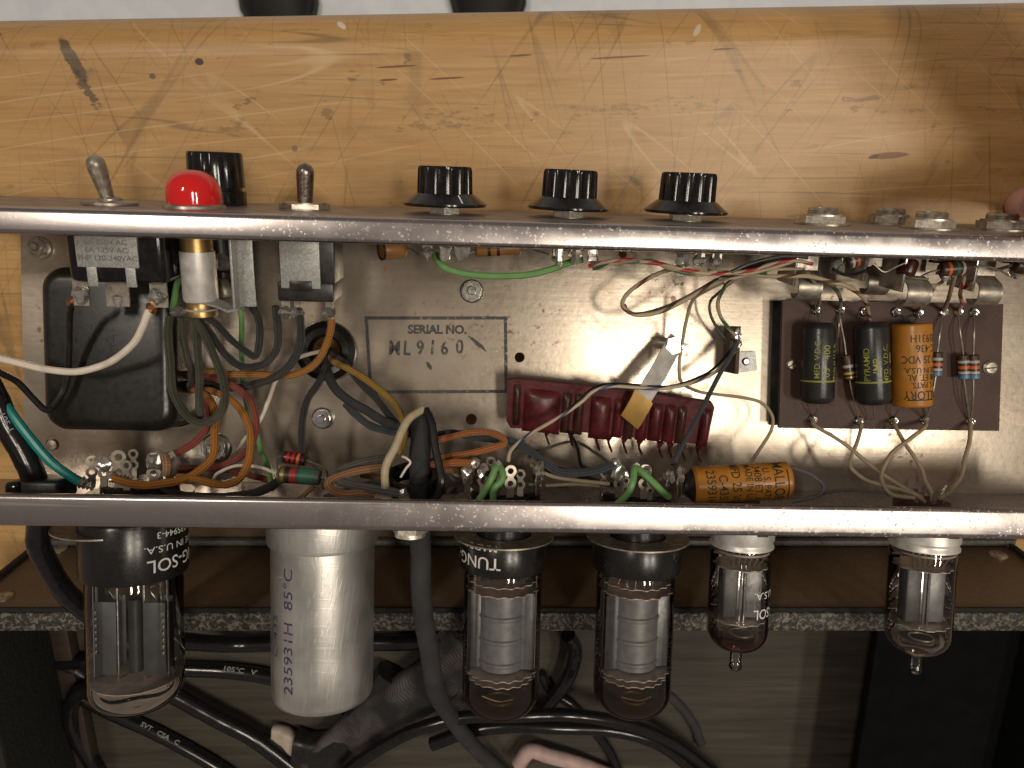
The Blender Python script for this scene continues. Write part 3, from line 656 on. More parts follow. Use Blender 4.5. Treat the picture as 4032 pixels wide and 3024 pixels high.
# ---- left switch body
x0, x1, z0, z1, yy = body_span(F1, 258, 648, 930, 1124, 50)
m = MB().box((x0+x1)/2, yy+8.5, (z0-1)/2, x1-x0, 17, -1-z0, 2.2, 3); part(t1, 'housing', m, M['gloss_black'])
a0, a1, c0, c1, ya = body_span(F1, 298, 545, 930, 1058, 51)
m = MB().box((a0+a1)/2, yy-.45, (c0-1)/2, a1-a0, .9, -1-c0, .2)
for u in (355, 508):
    q = inF(F1, u, 1090, 51); m.box(q.x, yy-.4, c0-2.9, 3.1, .8, 6.4, .2)
fp = part(t1, 'face_plate', m, M['plate_grey'])
mt = MB()
for i, s in enumerate(('3A 250V AC', '6A 125V AC', '3HP 120-240VAC')):
    vs, fs = text2d(s, 2.3, 1.12, .02); zz = c0+7.9-i*2.5; xx = (a0+a1)/2
    mt.add([(xx+u, yy-1.05, zz+v) for u, v in vs], fs)
part(fp, 'stamped_rating', mt, M['bright'], flat=True)
for i, (u, v, sz) in enumerate(((308, 1160, 5.0), (452, 1162, 7.2), (616, 1160, 5.5))):
    q = inF(F1, u, v, 46); m = MB().strip([(q.x, yy+4, z0+1), (q.x, yy+4, z0-4), (q.x, yy+3.6, z0-8)], sz, .7)
    lg = part(t1, 'terminal_lug', m, M['lug'])
    b = MB().ball(q.x, yy+3.2, z0-4.5, 2.6 if i != 1 else 1.7, 10, (1, .6, 1.2), .18)
    if i == 1: b.ring(0, 0, 1.6, .8, 0, .3)
    part(lg, 'solder', MB().ball(q.x, yy+3.2, z0-4.5-(1.5 if i == 1 else 0), 2.6 if i != 1 else 1.6, 10, (1, .6, 1.2), .18), M['solder'])
# ---- pilot lamp
FL = panelF(768, 830, 44); lamp_t = thing('pilot_lamp', FL, 'glossy red domed pilot lamp between the left switch and the fuse holder', 'pilot lamp')
dr = size_at(200, 44)/2; dh = abs(inF(FL, 768, 668, 44).z)
lathed(lamp_t, 'lens', [(.1, 1.6), (dr*.99, 1.6)]+[(dr*math.cos(rad(a))**.85, (dh-dr)+1+(dr-1)*math.sin(rad(a))) for a in range(0, 86, 6)]+[(.1, dh)], M['red_dome'], n=48)
lathed(lamp_t, 'bezel', [(dr*.6, .65), (dr*1.14, .65), (dr*1.12, 1.5), (dr*1.03, 2.0), (dr*.6, 2.0)], M['dull_steel'], n=40)
q0 = inF(FL, 715, 985, 40); q1 = inF(FL, 852, 1190, 40); cr = (q1.x-q0.x)/2; ccx = (q0.x+q1.x)/2
def at_x(mb, x, y=0): return mb.xf(T(x, y, 0))
part(lamp_t, 'collar', at_x(MB().lathe([(.1, -1), (cr*1.3, -1), (cr*1.3, -2.6), (cr*.92, -2.7), (cr*.92, q0.z), (.1, q0.z)], 30), ccx), M['brass'])
part(lamp_t, 'socket_sleeve', at_x(MB().lathe([(.1, q0.z), (cr, q0.z), (cr*1.0, q1.z+.8), (cr*.93, q1.z), (.1, q1.z)], 36), ccx), M['aluminium'])
part(lamp_t, 'end_contact', at_x(MB().lathe([(.1, q1.z), (cr*.86, q1.z-.2), (cr*.86, q1.z-2.2), (cr*.88, q1.z-2.4), (cr*.88, q1.z-4.8), (.1, q1.z-5)], 30), ccx), M['brass'])
part(lamp_t, 'insulator', at_x(MB().lathe([(cr*.5, q1.z-2.3), (cr*.93, q1.z-2.3), (cr*.93, q1.z-2.9), (cr*.5, q1.z-2.9)], 30), ccx), M['band_white'])
b0_ = inF(FL, 912, 945, 46); b1_ = inF(FL, 985, 1222, 46)
br = MB().box((b0_.x+b1_.x)/2, b0_.y+2.5, (b1_.z-1)/2, b1_.x-b0_.x, .9, -1-b1_.z, .2)
br.box(b0_.x+.2, b0_.y, (b1_.z-1)/2, .8, 5.5, -1-b1_.z, .2)
br.strip([(b0_.x+1.0, b0_.y+1, b1_.z+.4), (b0_.x-2.5, b0_.y+1.0, b1_.z-.6), (b0_.x-6, b0_.y+1, b1_.z+1.0), (ccx+2, b0_.y+1.2, b1_.z+2.0)], 4.5, .8, (0, 1, .3))
part(lamp_t, 'bracket', br, M['plate_grey'])
part(lamp_t, 'solder', MB().ball(ccx-cr-2.0, 0, q1.z-4, 2.4, 10, (1.2, .8, .9), .2), M['solder'])
# ---- fuse holder behind the lamp
FF = panelF(860, 815, 20); fz = thing('fuse_holder', FF, 'black ribbed screw cap fuse holder behind the red lamp', 'fuse holder')
fr_ = size_at(206, 20)/2; ft = inF(FF, 860, 600, 20).z
k0, k1 = ft*.36, ft
lathed(fz, 'body_ring', [(.1, .65), (fr_*1.02, .65), (fr_*1.02, k0-1.2), (.1, k0-1.2)], M['gloss_black'], n=40)
lathed(fz, 'cap', [(.1, k0-1.1), (fr_*.9, k0-1.1), (fr_*.9, k0), (fr_*1.0, k0), (fr_*.99, (k0+k1)/2), (fr_*.97, k1-.8), (fr_*.93, k1), (.1, k1)], M['gloss_black'], n=96,
       rmod=lambda a, j: 1-(.075*max(0, math.cos(a*10))**3 if j in (5, 6) else .06*max(0, math.cos(a*10))**3 if j == 4 else 0))
q = inF(FF, 880, 1080, 30); part(fz, 'body', MB().lathe([(.1, -1), (6, -1), (5.6, q.z), (3.2, q.z-1), (3.0, q.z-9), (.1, q.z-9)], 24), M['black'])
part(fz, 'end_solder', MB().ball(1.2, -5, q.z+3, 2.7, 10, (1, 1, 1.25), .15), M['solder'])
part(fz, 'terminal', MB().ball(1.6, -4.6, q.z-7, 3.2, 10, (1, .8, 1.3), .15), M['lug'])
# ---- second toggle
t2, F2 = toggle('pitted brown steel toggle switch standing straight, left of the serial stamp', 1201, 828, 36, (1202, 643, 5), M['worn_lever'], 2.9, 2.6, 8.4, True)
x0, x1, z0, z1, yy = body_span(F2, 1085, 1316, 940, 1197, 46)
m = MB().box((x0+x1)/2+.4, yy+9, (z0-1)/2+3, x1-x0-1, 16, -1-z0-6, .8)
m.box((x0+x1)/2-.3, yy+8, z0+3.2, x1-x0-.6, 15, 6.4, .7); part(t2, 'housing', m, M['black'])
a0, a1, c0, c1, ya = body_span(F2, 1101, 1258, 940, 1142, 47)
fp = part(t2, 'face_plate', MB().box((a0+a1)/2, yy+.2, (c0-1)/2, a1-a0, 1.2, -1-c0, .25), M['plate_grey'])
part(t2, 'clip', MB().box((a0+a1)/2, yy-.1, c0+1.0, (a1-a0)*.58, 1.4, 3.2, .5), M['black'])
for u in (1118, 1168, 1292):
    q = inF(F2, u, 1215, 40); m = MB().strip([(q.x, yy+6, z0+1), (q.x, yy+6, z0-4), (q.x, yy+5.6, z0-6.5)], 2.6, .7); lg = part(t2, 'terminal_lug', m, M['lug'])
    part(lg, 'solder', MB().ball(q.x, yy+5, z0-4.5, 1.9, 9, (1, .8, 1.3), .2), M['solder'])
# ---- three skirted knobs
def knob(label, px, py, h, topy, bw, sw, tilt, mark_ang):
    F = panelF(px, py, h) @ Matrix.Rotation(rad(tilt), 4, 'Y'); t = thing('control_knob', F, label, 'knob', 'skirted black control knobs')
    L = inF(F, px, topy, h).z; rb = size_at(bw, h)/2; rs = size_at(sw, h)/2; z0 = 3.1
    m = MB(); hexnut(m, 0, 0, .8, 5.6, 2.3, .52); part(t, 'nut', m, M['nut_white'], sharp=25)
    lathed(t, 'washer', [(.1, .62), (6.3, .62), (6.3, .8), (.1, .8)], M['dull_steel'])
    lathed(t, 'shaft', [(.1, 2.2), (3.3, 2.2), (3.3, 6), (.1, 6)], M['dull_steel'])
    sk = lathed(t, 'skirt', [(.1, z0), (rs*.97, z0), (rs, z0+.5), (rs, z0+1.0), (rs*.97, z0+1.3), (rb*1.05, z0+4.2), (.1, z0+4.3)], M['gloss_black'], n=64)
    fl = lambda a, j: 1-(.07*abs(math.sin(a*9))**.6 if 0 < j < 5 else 0)
    lathed(t, 'grip', [(.1, z0+4.2), (rb, z0+4.2), (rb*.995, z0+6), (rb*.975, L-1.2), (rb*.955, L-.4), (rb*.90, L), (.1, L)], M['gloss_black'], n=180, rmod=fl)
    mk = MB().box(rb*1.15+ (rs-rb*1.15)/2, 0, z0+3.05, rs-rb*1.2, .55, .25)
    mk.xf(Matrix.Rotation(rad(-90+mark_ang), 4, 'Z'))
    dirx = math.cos(rad(-90+mark_ang)); 
    mk2 = MB(); a = rad(-90+mark_ang); r0_, r1_ = rb*1.1, rs*.96
    def sp(r, s): 
        z = z0+4.2-(r-rb*1.05)/(rs*.97-rb*1.05)*2.9+.1
        return (r*math.cos(a)-s*math.sin(a), r*math.sin(a)+s*math.cos(a), z)
    mk2.add([sp(r0_, -.25), sp(r1_, -.25), sp(r1_, .25), sp(r0_, .25)], [(0, 1, 2, 3)])
    part(sk, 'pointer_line', mk2, M['white_paint'], flat=True)
    return t
K1 = knob('black fluted skirted knob nearest the toggle switches', 1752, 845, 34, 655, 212, 318, 0, 28)
K2 = knob('black fluted skirted knob, middle of the three', 2235, 860, 34, 668, 212, 314, 1.0, -150)
K3 = knob('black fluted skirted knob nearest the input jacks', 2696, 868, 34, 680, 216, 320, .6, 62)
def pot(px, py, h, label):
    F = panelF(px, py, h); t = thing('potentiometer', F, label, 'potentiometer', 'potentiometers behind the knobs')
    lathed(t, 'can', [(.1, -1.3), (11.5, -1.3), (12, -2), (12, -8.5), (11, -9.6), (.1, -9.6)], M['dull_steel'], n=40)
    for i in (-1, 0, 1):
        lg = part(t, 'terminal_lug', MB().strip([(i*5.4, -10, -2.6), (i*5.4, -17.5, -2.8), (i*5.5, -19.5, -6.4), (i*5.6, -19.4, -10.5)], 3.0, .6), M['lug'])
        part(lg, 'solder', MB().ball(i*5.6, -19.2, -10.2, 2.1, 10, (1, .8, 1.2), .25), M['solder'])
    part(t, 'wafer', MB().box(0, -15, -3.6, 17, 8, 1.8, .3), M['board'])
pot(1765, 900, 34, 'potentiometer behind the knob nearest the toggle switches'); pot(2245, 900, 34, 'potentiometer behind the middle knob'); pot(2705, 900, 34, 'potentiometer behind the knob nearest the jacks')
# small parts hanging under the upper rim
def axial(name, label, cat, A, B, r, mat, bands=(), leads=None, ends=0.0, group=None, endmat=None):
    """axial component between two world points; bands (pos 0..1, width, material)"""
    A, B = Vector(A), Vector(B); d = B-A; L = d.length
    F = frame(A, d, CH.to_3x3() @ Vector((1, .1, 0)))
    t = thing(name, F, label, cat, group); e = min(r*.35, 1.2) if not ends else ends
    prof = [(.1, 0), (r-e, 0)]+[(r-e+e*math.sin(rad(a)), e-e*math.cos(rad(a))) for a in (30, 60, 90)]+[(r-e+e*math.sin(rad(a)), L-e-e*math.cos(rad(a))) for a in (90, 120, 150)]+[(r-e, L), (.1, L)]
    part(t, 'body', MB().lathe(prof, 28), mat)
    for (p, w, bm_) in bands:
        part(t, 'band', MB().lathe([(r-.3, p*L-w/2), (r+.05, p*L-w/2), (r+.05, p*L+w/2), (r-.3, p*L+w/2)], 28, close=True), M[bm_])
    if leads:
        for pts in leads:
            part(t, 'lead', MB().tube([F.inverted() @ Vector(p) for p in pts], .34, 6), M['lug'])
    return t, F, L
axial('film_capacitor', 'amber tubular capacitor with a dark end under the rim below the first knob', 'capacitor', C(1500, 985, 40), C(1592, 975, 36), 3.4, M['rust_tan'], [(.02, .6, 'band_brown')], [[C(1592, 975, 36), C(1625, 985, 36), C(1650, 1005, 38)]])
axial('carbon_resistor', 'brown resistor tucked under the rim between the first two knobs', 'resistor', C(1872, 985, 42), C(2050, 975, 42), 2.3, M['rust_tan'], [(.3, 1, 'band_brown'), (.5, 1, 'band_brown')], [[C(1872, 985, 42), C(1840, 1000, 42), C(1815, 1015, 40)], [C(2050, 975, 42), C(2095, 985, 42), C(2160, 1000, 40)]])
# ---- four open jacks
def jack(label, px, py, h, nutmat, sx):
    F = panelF(px, py, h); t = thing('input_jack', F, label, 'jack', 'jack sockets at the right end')
    m = MB(); hexnut(m, 0, 0, 1.3, 7.6, 2.9, .42); part(t, 'nut', m, nutmat, sharp=25)
    lathed(t, 'washer', [(4, .65), (9.2, .65), (9.2, 1.25), (4, 1.25)], M['dull_steel'], n=36)
    m = MB().lathe([(3.2, .7), (5.0, .7)]+[(5.1-.25*(i % 2), 4.2+.33*i) for i in range(6)]+[(4.6, 6.3), (3.2, 6.3)], 32, close=True); part(t, 'threaded_bushing', m, M['dull_steel'])
    part(t, 'frame_plate', MB().box(-9.5, 1.0, -10.5, .9, 15, 19, .2).box(0, 1, -1.6, 19, 15, 1.2, .3), M['steel'])
    part(t, 'insulator', MB().box(3, -5.5, -6, 8, 3.0, 8, .4), M['board'])
    pts = [(0, 0, -2), (0, -1.5, -9), (0, -2.0, -15)]+[(0, -4.6-3.6*math.sin(rad(a)), -20.5+4.2*math.cos(rad(a))) for a in range(40, 231, 19)]
    part(t, 'tip_spring', MB().strip([(x-4.2, y, z) for x, y, z in pts], 8.2, .55), M['dull_steel'])
    part(t, 'sleeve_tab', MB().strip([(5, -3, -2), (5.3, -4.5, -9), (5.5, -4.2, -14)], 3.6, .6), M['lug'])
    part(t, 'solder', MB().ball(5.4, -4.8, -13, 2.0, 10, (1, .7, 1.3), .2), M['solder'])
jack('jack with bright rusty hex nut, leftmost of the four', 3234, 872, 34, M['nut_white'], 0)
jack('jack set deeper, with a dark dirty nut, second from the left', 3500, 872, 17, M['dull_steel'], 0)
jack('jack with pale nut, third from the left', 3660, 892, 42, M['nut_white'], 0)
jack('jack with dull nut at the right edge beside the fingers', 3936, 892, 36, M['dull_steel'], 0)
axial('carbon_resistor', 'dark banded resistor across the jacks under the right end of the upper rim', 'resistor', C(3700, 1062, 50), C(3822, 1052, 50), 2.3, M['brown_body'], [(.25, 1, 'band_orange'), (.5, .9, 'band_green'), (.68, .8, 'band_white')], [[C(3700, 1062, 50), C(3660, 1072, 49), C(3622, 1090, 46)], [C(3822, 1052, 50), C(3880, 1048, 50), C(3930, 1062, 49), C(3970, 1085, 46)]])
axial('tubular_capacitor', 'dark brown tubular capacitor hanging between the second and third jacks', 'capacitor', C(3585, 1020, 44), C(3560, 1085, 44), 3.1, M['res_dark'], (), [[C(3560, 1085, 44), C(3600, 1094, 44), C(3655, 1098, 44)]])
axial('carbon_resistor', 'banded resistor beside the leftmost jack under the rim', 'resistor', C(3330, 1035, 46), C(3395, 1015, 46), 2.3, M['brown_body'], [(.3, .9, 'band_white'), (.6, .9, 'band_orange')], [[C(3330, 1035, 46), C(3305, 1050, 46), C(3292, 1075, 44)]])
axial('carbon_resistor', 'small resistor lying at the far right end under the rim', 'resistor', C(3990, 1040, 46), C(4060, 1060, 46), 2.6, M['brown_body'], [(.3, .9, 'band_brown'), (.6, .9, 'band_orange')], [[C(3990, 1040, 46), C(3970, 1050, 46)]])
# ------------------------------------------------------------------ component board at the right
BH = 9.0
bc = [P(3083, 1182, BH), P(3951, 1197, BH), P(3934, 1697, BH), P(3068, 1685, BH)]
ctr = sum(bc, Vector())/4
FB = CH @ T(ctr.x, ctr.y, 0)
board = thing('component_board', FB, 'brown fibre component board screwed to the right side of the chassis', 'circuit board')
m = MB().prism([(p.x-ctr.x, p.y-ctr.y) for p in reversed(bc)], BH-1.8, BH); part(board, 'panel', m, M['board'])
m = MB().prism([(p.x-ctr.x-.6, p.y-ctr.y) for p in reversed(bc)], .3, 1.2); part(board, 'insulator_sheet', m, M['matte_black'])
for px, py, r in ((3114, 1435, 2.2), (3897, 1448, 2.9)):
    p = P(px, py, BH); o = part(board, 'screw', MB().lathe([(.1, .2), (1.4, .2), (1.4, BH+.05), (r, BH+.1), (r, BH+.5), (r*.7, BH+1.2), (.1, BH+1.3)], 22).xf(T(p.x-ctr.x, p.y-ctr.y, 0)), M['dull_steel'])
    part(o, 'slot', MB().box(0, 0, 0, r*1.7, .5, .4).xf(T(p.x-ctr.x, p.y-ctr.y, BH+1.15) @ Matrix.Rotation(rad(40 if px < 3500 else 8), 4, 'Z')), M['black'])
EY = [(3211, 1220), (3307, 1222), (3400, 1227), (3525, 1229), (3614, 1234), (3712, 1229), (3771, 1229), (3833, 1231), (3199, 1651), (3380, 1656), (3516, 1656), (3639, 1653), (3819, 1660)]
for px, py in EY:
    p = P(px, py, BH); m = MB().lathe([(.9, BH), (1.9, BH), (1.9, BH+.5), (1.5, BH+1.0), (1.0, BH+.9)], 18, close=True).xf(T(p.x-ctr.x, p.y-ctr.y, 0))
    o = part(board, 'eyelet', m, M['bright']); part(o, 'solder', MB().ball(p.x-ctr.x, p.y-ctr.y, BH+.4, 1.35, 10, (1, 1, 1.1), .2), M['solder'])
def LD(*pts): return [C(*p) for p in pts]
hc = BH+7.0
def printed(t, lines, mat, r, face=-1):
    mb = MB()
    for (s, size, z, ph, rot, st) in lines: wrap(mb, s, size, r, z, ph, rot, face, .1, st, .015)
    part(t, 'printed_text', mb, mat, flat=True)
# left black capacitor; thing's z runs up the picture
t, F, L = axial('moulded_capacitor', 'black moulded capacitor with yellow print, left one on the board', 'capacitor', C(3217, 1588, hc), C(3225, 1270, hc), size_at(128, hc)/2, M['cap_black'], (), [LD((3225, 1270, hc), (3222, 1245, hc-2), (3213, 1222, BH+.8)), LD((3217, 1588, hc), (3219, 1612, hc-1), (3205, 1640, BH+2), (3199, 1651, BH+.8))], 2.6)
r = size_at(128, hc)/2
printed(t, [('MFD. V.D.C.', 2.8, L*.56, -.45, 90, 1.0), ('.05   400', 3.6, L*.52, .12, 90, 1.0), ('Made in U.S.A.', 2.4, L*.52, .72, 90, 1.0)], M['yellow_print'], r)
part(t, 'yellow_line', MB().lathe([(r-.2, L*.275), (r+.06, L*.275), (r+.06, L*.295), (r-.2, L*.295)], 32, close=True), M['yellow_print'])
t, F, L = axial('moulded_capacitor', 'black moulded capacitor with yellow print beside the orange one on the board', 'capacitor', C(3440, 1592, hc), C(3428, 1268, hc), size_at(133, hc)/2, M['cap_black'], (), [LD((3428, 1268, hc), (3425, 1245, hc-2), (3402, 1228, BH+.8)), LD((3440, 1592, hc), (3442, 1630, hc-2), (3425, 1656, BH+2), (3382, 1657, BH+.8))], 2.6)
r = size_at(133, hc)/2
printed(t, [('PYRAMID', 3.0, L*.50, -.75, 90, 1.0), ('IMP', 3.6, L*.48, -.22, 90, 1.0), ('MFD. V.D.C.', 2.8, L*.50, .35, 90, 1.0), ('.05  400', 2.8, L*.48, .8, 90, 1.0)], M['yellow_print'], r)
part(t, 'yellow_line', MB().lathe([(r-.2, L*.275), (r+.06, L*.275), (r+.06, L*.295), (r-.2, L*.295)], 32, close=True), M['yellow_print'])
MALL = [('MALLORY', 4.6, .155, 0, 0), ('U. S. PATS.', 3.1, .275, 0, 0), ('3408 ET. AL', 3.4, .365, 0, 0), ('MADE IN U.S.A.', 3.0, .45, 0, 0), ('MFD 25 VDC', 4.0, .58, 0, 0), ('C-436', 4.0, .71, 0, 0), ('235931H', 4.0, .83, 0, 0)]
rO = size_at(148, hc)/2
t, F, L = axial('electrolytic_capacitor', 'orange cardboard electrolytic capacitor standing upside down lettered on the board', 'capacitor', C(3592, 1598, hc), C(3590, 1274, hc), rO, M['orange_cap'], (), [LD((3590, 1274, hc), (3608, 1258, hc-2), (3614, 1236, BH+.8)), LD((3560, 1250, hc-3), (3530, 1232, BH+.8)), LD((3592, 1598, hc), (3540, 1615, hc-2), (3518, 1655, BH+.8)), LD((3640, 1600, hc), (3648, 1625, hc-2), (3640, 1652, BH+.8))], .9)
printed(t, [(s, z, f*L, .25, 180, .8) for (s, z, f, _, _) in MALL], M['black_print'], rO)
mb = MB()
for zf in (.085,):
    vs = []
    for i in range(13): a = -.75+1.5*i/12; vs += [((rO+.1)*math.sin(a), -(rO+.1)*math.cos(a), zf*L), ((rO+.1)*math.sin(a), -(rO+.1)*math.cos(a), zf*L+.45)]
    mb.add(vs, [(2*i, 2*i+2, 2*i+3, 2*i+1) for i in range(12)])
part(t, 'rule_line', mb, M['black_print'], flat=True)
def resistor(label, ax, ay, bx, by, r, bands, leads, mat='brown_body', h=None):
    h = h or BH+4
    return axial('carbon_resistor', label, 'resistor', C(ax, ay, h), C(bx, by, h), r, M[mat], bands, leads, .5, 'banded resistors')
hh = BH+4
resistor('brown resistor with white and yellow bands between the two black capacitors', 3346, 1496, 3332, 1396, 1.9, [(.28, .9, 'band_yellow'), (.55, 1.1, 'band_white'), (.12, .6, 'band_gold')], [LD((3332, 1396, hh), (3325, 1340, hh-1), (3309, 1260, BH+2), (3307, 1224, BH+.8)), LD((3300, 1330, hh-2), (3304, 1280, BH+3), (3307, 1226, BH+.8)), LD((3346, 1496, hh), (3358, 1560, hh), (3376, 1630, BH+2), (3380, 1656, BH+.8))])
BB = [(.08, 1.4, 'band_blue'), (.25, 1.0, 'band_white'), (.47, 1.2, 'band_orange'), (.70, 1.0, 'band_white')]
resistor('banded resistor with a blue end just right of the orange capacitor', 3686, 1478, 3692, 1386, 1.95, BB, [LD((3692, 1386, hh), (3702, 1310, hh), (3712, 1231, BH+.8)), LD((3686, 1478, hh), (3672, 1560, hh), (3655, 1630, BH+2), (3640, 1652, BH+.8))])
resistor('banded resistor with a blue end, left one of the touching pair', 3796, 1490, 3793, 1396, 1.95, BB, [LD((3793, 1396, hh), (3782, 1310, hh), (3771, 1231, BH+.8)), LD((3796, 1490, hh), (3806, 1570, hh), (3815, 1640, BH+2), (3819, 1660, BH+.8))])
resistor('banded resistor with a blue end, right one of the touching pair', 3834, 1490, 3833, 1396, 1.95, BB, [LD((3833, 1396, hh), (3836, 1310, hh), (3833, 1233, BH+.8)), LD((3834, 1490, hh), (3832, 1570, hh), (3824, 1640, BH+2), (3821, 1660, BH+.8))])
# ------------------------------------------------------------------ red dipped network, strap, terminal strip
pecF = CH @ frame(P(2400, 1620, 16), (0, -.25, 1), (1, -.115, 0))
pec = thing('dipped_component_network', pecF, 'lumpy dark red dipped component network along the middle of the chassis', 'network module')
def pp(px, py, h=16): return pecF.inverted() @ C(px, py, h)
out = [pp(*q) for q in ((1998, 1485), (2040, 1481), (2267, 1506), (2450, 1527), (2609, 1551), (2800, 1580), (2810, 1600), (2790, 1762), (2700, 1752), (2620, 1744), (2454, 1726), (2289, 1707), (2153, 1698), (2010, 1690), (1994, 1660))]
m = MB().prism([(p.x, p.y) for p in reversed(out)], -2.2, .6); part(pec, 'coated_plate', m, M['pec'])
def lump(x0, x1, y0, y1, hgt, mat, name, sk=0.0):
    m = MB(); nx, ny = 10, 12; vs = []; fs = []
    for j in range(ny+1):
        for i in range(nx+1):
            u, v = i/nx, j/ny; px = x0+(x1-x0)*u+sk*v; py = y0+(y1-y0)*v+(px-2016)*.118
            q = pp(px, py); k = (max(0, math.sin(math.pi*u))**.5)*(max(0, math.sin(math.pi*v))**.28)
            vs.append((q.x, q.y, .3+hgt*k*(1+random.uniform(-.03, .03))))
    for j in range(ny):
        for i in range(nx): fs.append((j*(nx+1)+i, j*(nx+1)+i+1, (j+1)*(nx+1)+i+1, (j+1)*(nx+1)+i))
    part(pec, name, m.add(vs, fs), mat, sharp=70)
for (a, b, y0, y1, hg, mt_, nm, sk) in ((2022, 2052, 1500, 1672, 2.6, 'pec_brown', 'resistor_body', -6), (2062, 2210, 1512, 1690, 4.2, 'pec', 'capacitor_body', -8), (2214, 2252, 1512, 1680, 2.6, 'pec_brown', 'resistor_body', -10), (2262, 2302, 1512, 1680, 2.6, 'pec_brown', 'resistor_body', -10), (2325, 2408, 1514, 1690, 4.0, 'pec', 'capacitor_body', -8), (2418, 2458, 1514, 1676, 2.8, 'pec', 'resistor_body', -10), (2462, 2502, 1516, 1676, 2.8, 'pec_brown', 'resistor_body', -10), (2512, 2556, 1516, 1676, 3.0, 'pec', 'resistor_body', -10), (2560, 2612, 1516, 1672, 3.0, 'pec', 'resistor_body', -10), (2616, 2664, 1516, 1672, 3.0, 'pec', 'resistor_body', -10), (2668, 2706, 1516, 1672, 2.4, 'pec_brown', 'resistor_body', -10), (2758, 2804, 1514, 1672, 2.8, 'pec', 'resistor_body', -12)):
    lump(a, b, y0-3, y1+8, hg, M[mt_], nm, sk)
for (px, py) in ((2155, 1700), (2250, 1708), (2352, 1716), (2400, 1722), (2460, 1730), (2520, 1738), (2600, 1748), (2640, 1752), (2690, 1756), (2752, 1762)):
    a = pp(px, py-6); b = pp(px+8, py+55, 26); m = MB().tube([a, a+Vector((0, -2.5, .2)), b], .9, 8, rfun=lambda u: 1.5-1.0*min(1, u*2.2)); part(pec, 'pin', m, M['pec'])
# steel strap with ochre padded tip holding the network
sA, sB, sC = C(2650, 1352, 4), C(2532, 1565, 24), C(2492, 1640, 23)
Fs = CH @ T(*P(2652, 1359, 0)); st = thing('retaining_strap', Fs, 'steel strap with an ochre tip pressing on the red network', 'bracket')
si = Fs.inverted(); d_ = (si @ sB-si @ sA); wdir = d_.cross(Vector((0, 0, 1))).normalized()
q0, q1, q2 = si @ C(2652, 1359, 13), si @ sB, si @ sC
part(st, 'standoff', MB().lathe([(.1, .1), (2.6, .1), (2.6, q0.z-.4), (.1, q0.z-.4)], 16).xf(T(q0.x, q0.y, 0)), M['steel'])
part(st, 'strap', MB().strip([q0+(q0-q1).normalized()*3.2, q0, q0+(q1-q0)*.3+Vector((0, 0, .5)), q0+(q1-q0)*.55+Vector((0, 0, .9)), q0+(q1-q0)*.8+Vector((0, 0, .5)), q1], 6.6, .9, wdir), M['strap'])
pd = (q2-q1).normalized(); m = MB().strip([q1-pd*.6+Vector((0, 0, .3)), q1+pd*3+Vector((0, 0, .5)), q2, q2+pd*2.2-Vector((0, 0, 1))], 8.2, 1.4, wdir); part(st, 'padded_tip', m, M['ochre'])
m = MB(); hexnut(m, q0.x, q0.y, q0.z+.6, 3.5, 2.2, .3); m.lathe([(.1, q0.z+2.7), (1.3, q0.z+2.7), (1.2, q0.z+3.8), (.1, q0.z+3.9)], 14); part(st, 'hex_nut', m, M['steel'], sharp=25)
# terminal strip
Ft = CH @ T(*P(2930, 1425, 0)); ts = thing('terminal_strip', Ft, 'small bakelite terminal strip on a square steel foot beside the board', 'terminal strip')
ti = Ft.inverted()
q = [ti @ C(*v) for v in ((2888, 1388, 1), (2972, 1383, 1), (2980, 1458, 1), (2892, 1470, 1))]
m = holed([(v.x, v.y) for v in q], [circ(ti.to_3x3() .row[0][0]*0+(q[0].x+q[2].x)/2, (q[0].y+q[2].y)/2, 1.6, 16)], .9, 'foot')
for v in m.vertices: v.co.z += .0012
part(ts, 'foot', m, M['plate_grey'])
part(ts, 'rivet', MB().lathe([(.1, .2), (1.5, .2), (1.4, 2.2), (1.0, 2.6), (.1, 2.6)], 16).xf(T((q[0].x+q[2].x)/2, (q[0].y+q[2].y)/2, 0)), M['steel'])
a, b = ti @ C(2884, 1284, 8), ti @ C(2884, 1468, 8); m = MB().box((a.x+b.x)/2-.4, (a.y+b.y)/2, 8, 1.5, abs(a.y-b.y), 15, .2); part(ts, 'bakelite_strip', m, M['board'])
for py in (1318, 1360):
    a = ti @ C(2900, py, 15); lg = part(ts, 'lug', MB().strip([a+Vector((-1, 0, -4)), a, a+Vector((.6, 1.0, 1.5))], 2.6, .5, (0, 1, 0)), M['lug']); part(lg, 'solder', MB().ball(a.x, a.y, a.z+.6, 1.6, 9, (.8, 1.2, 1), .25), M['solder'])
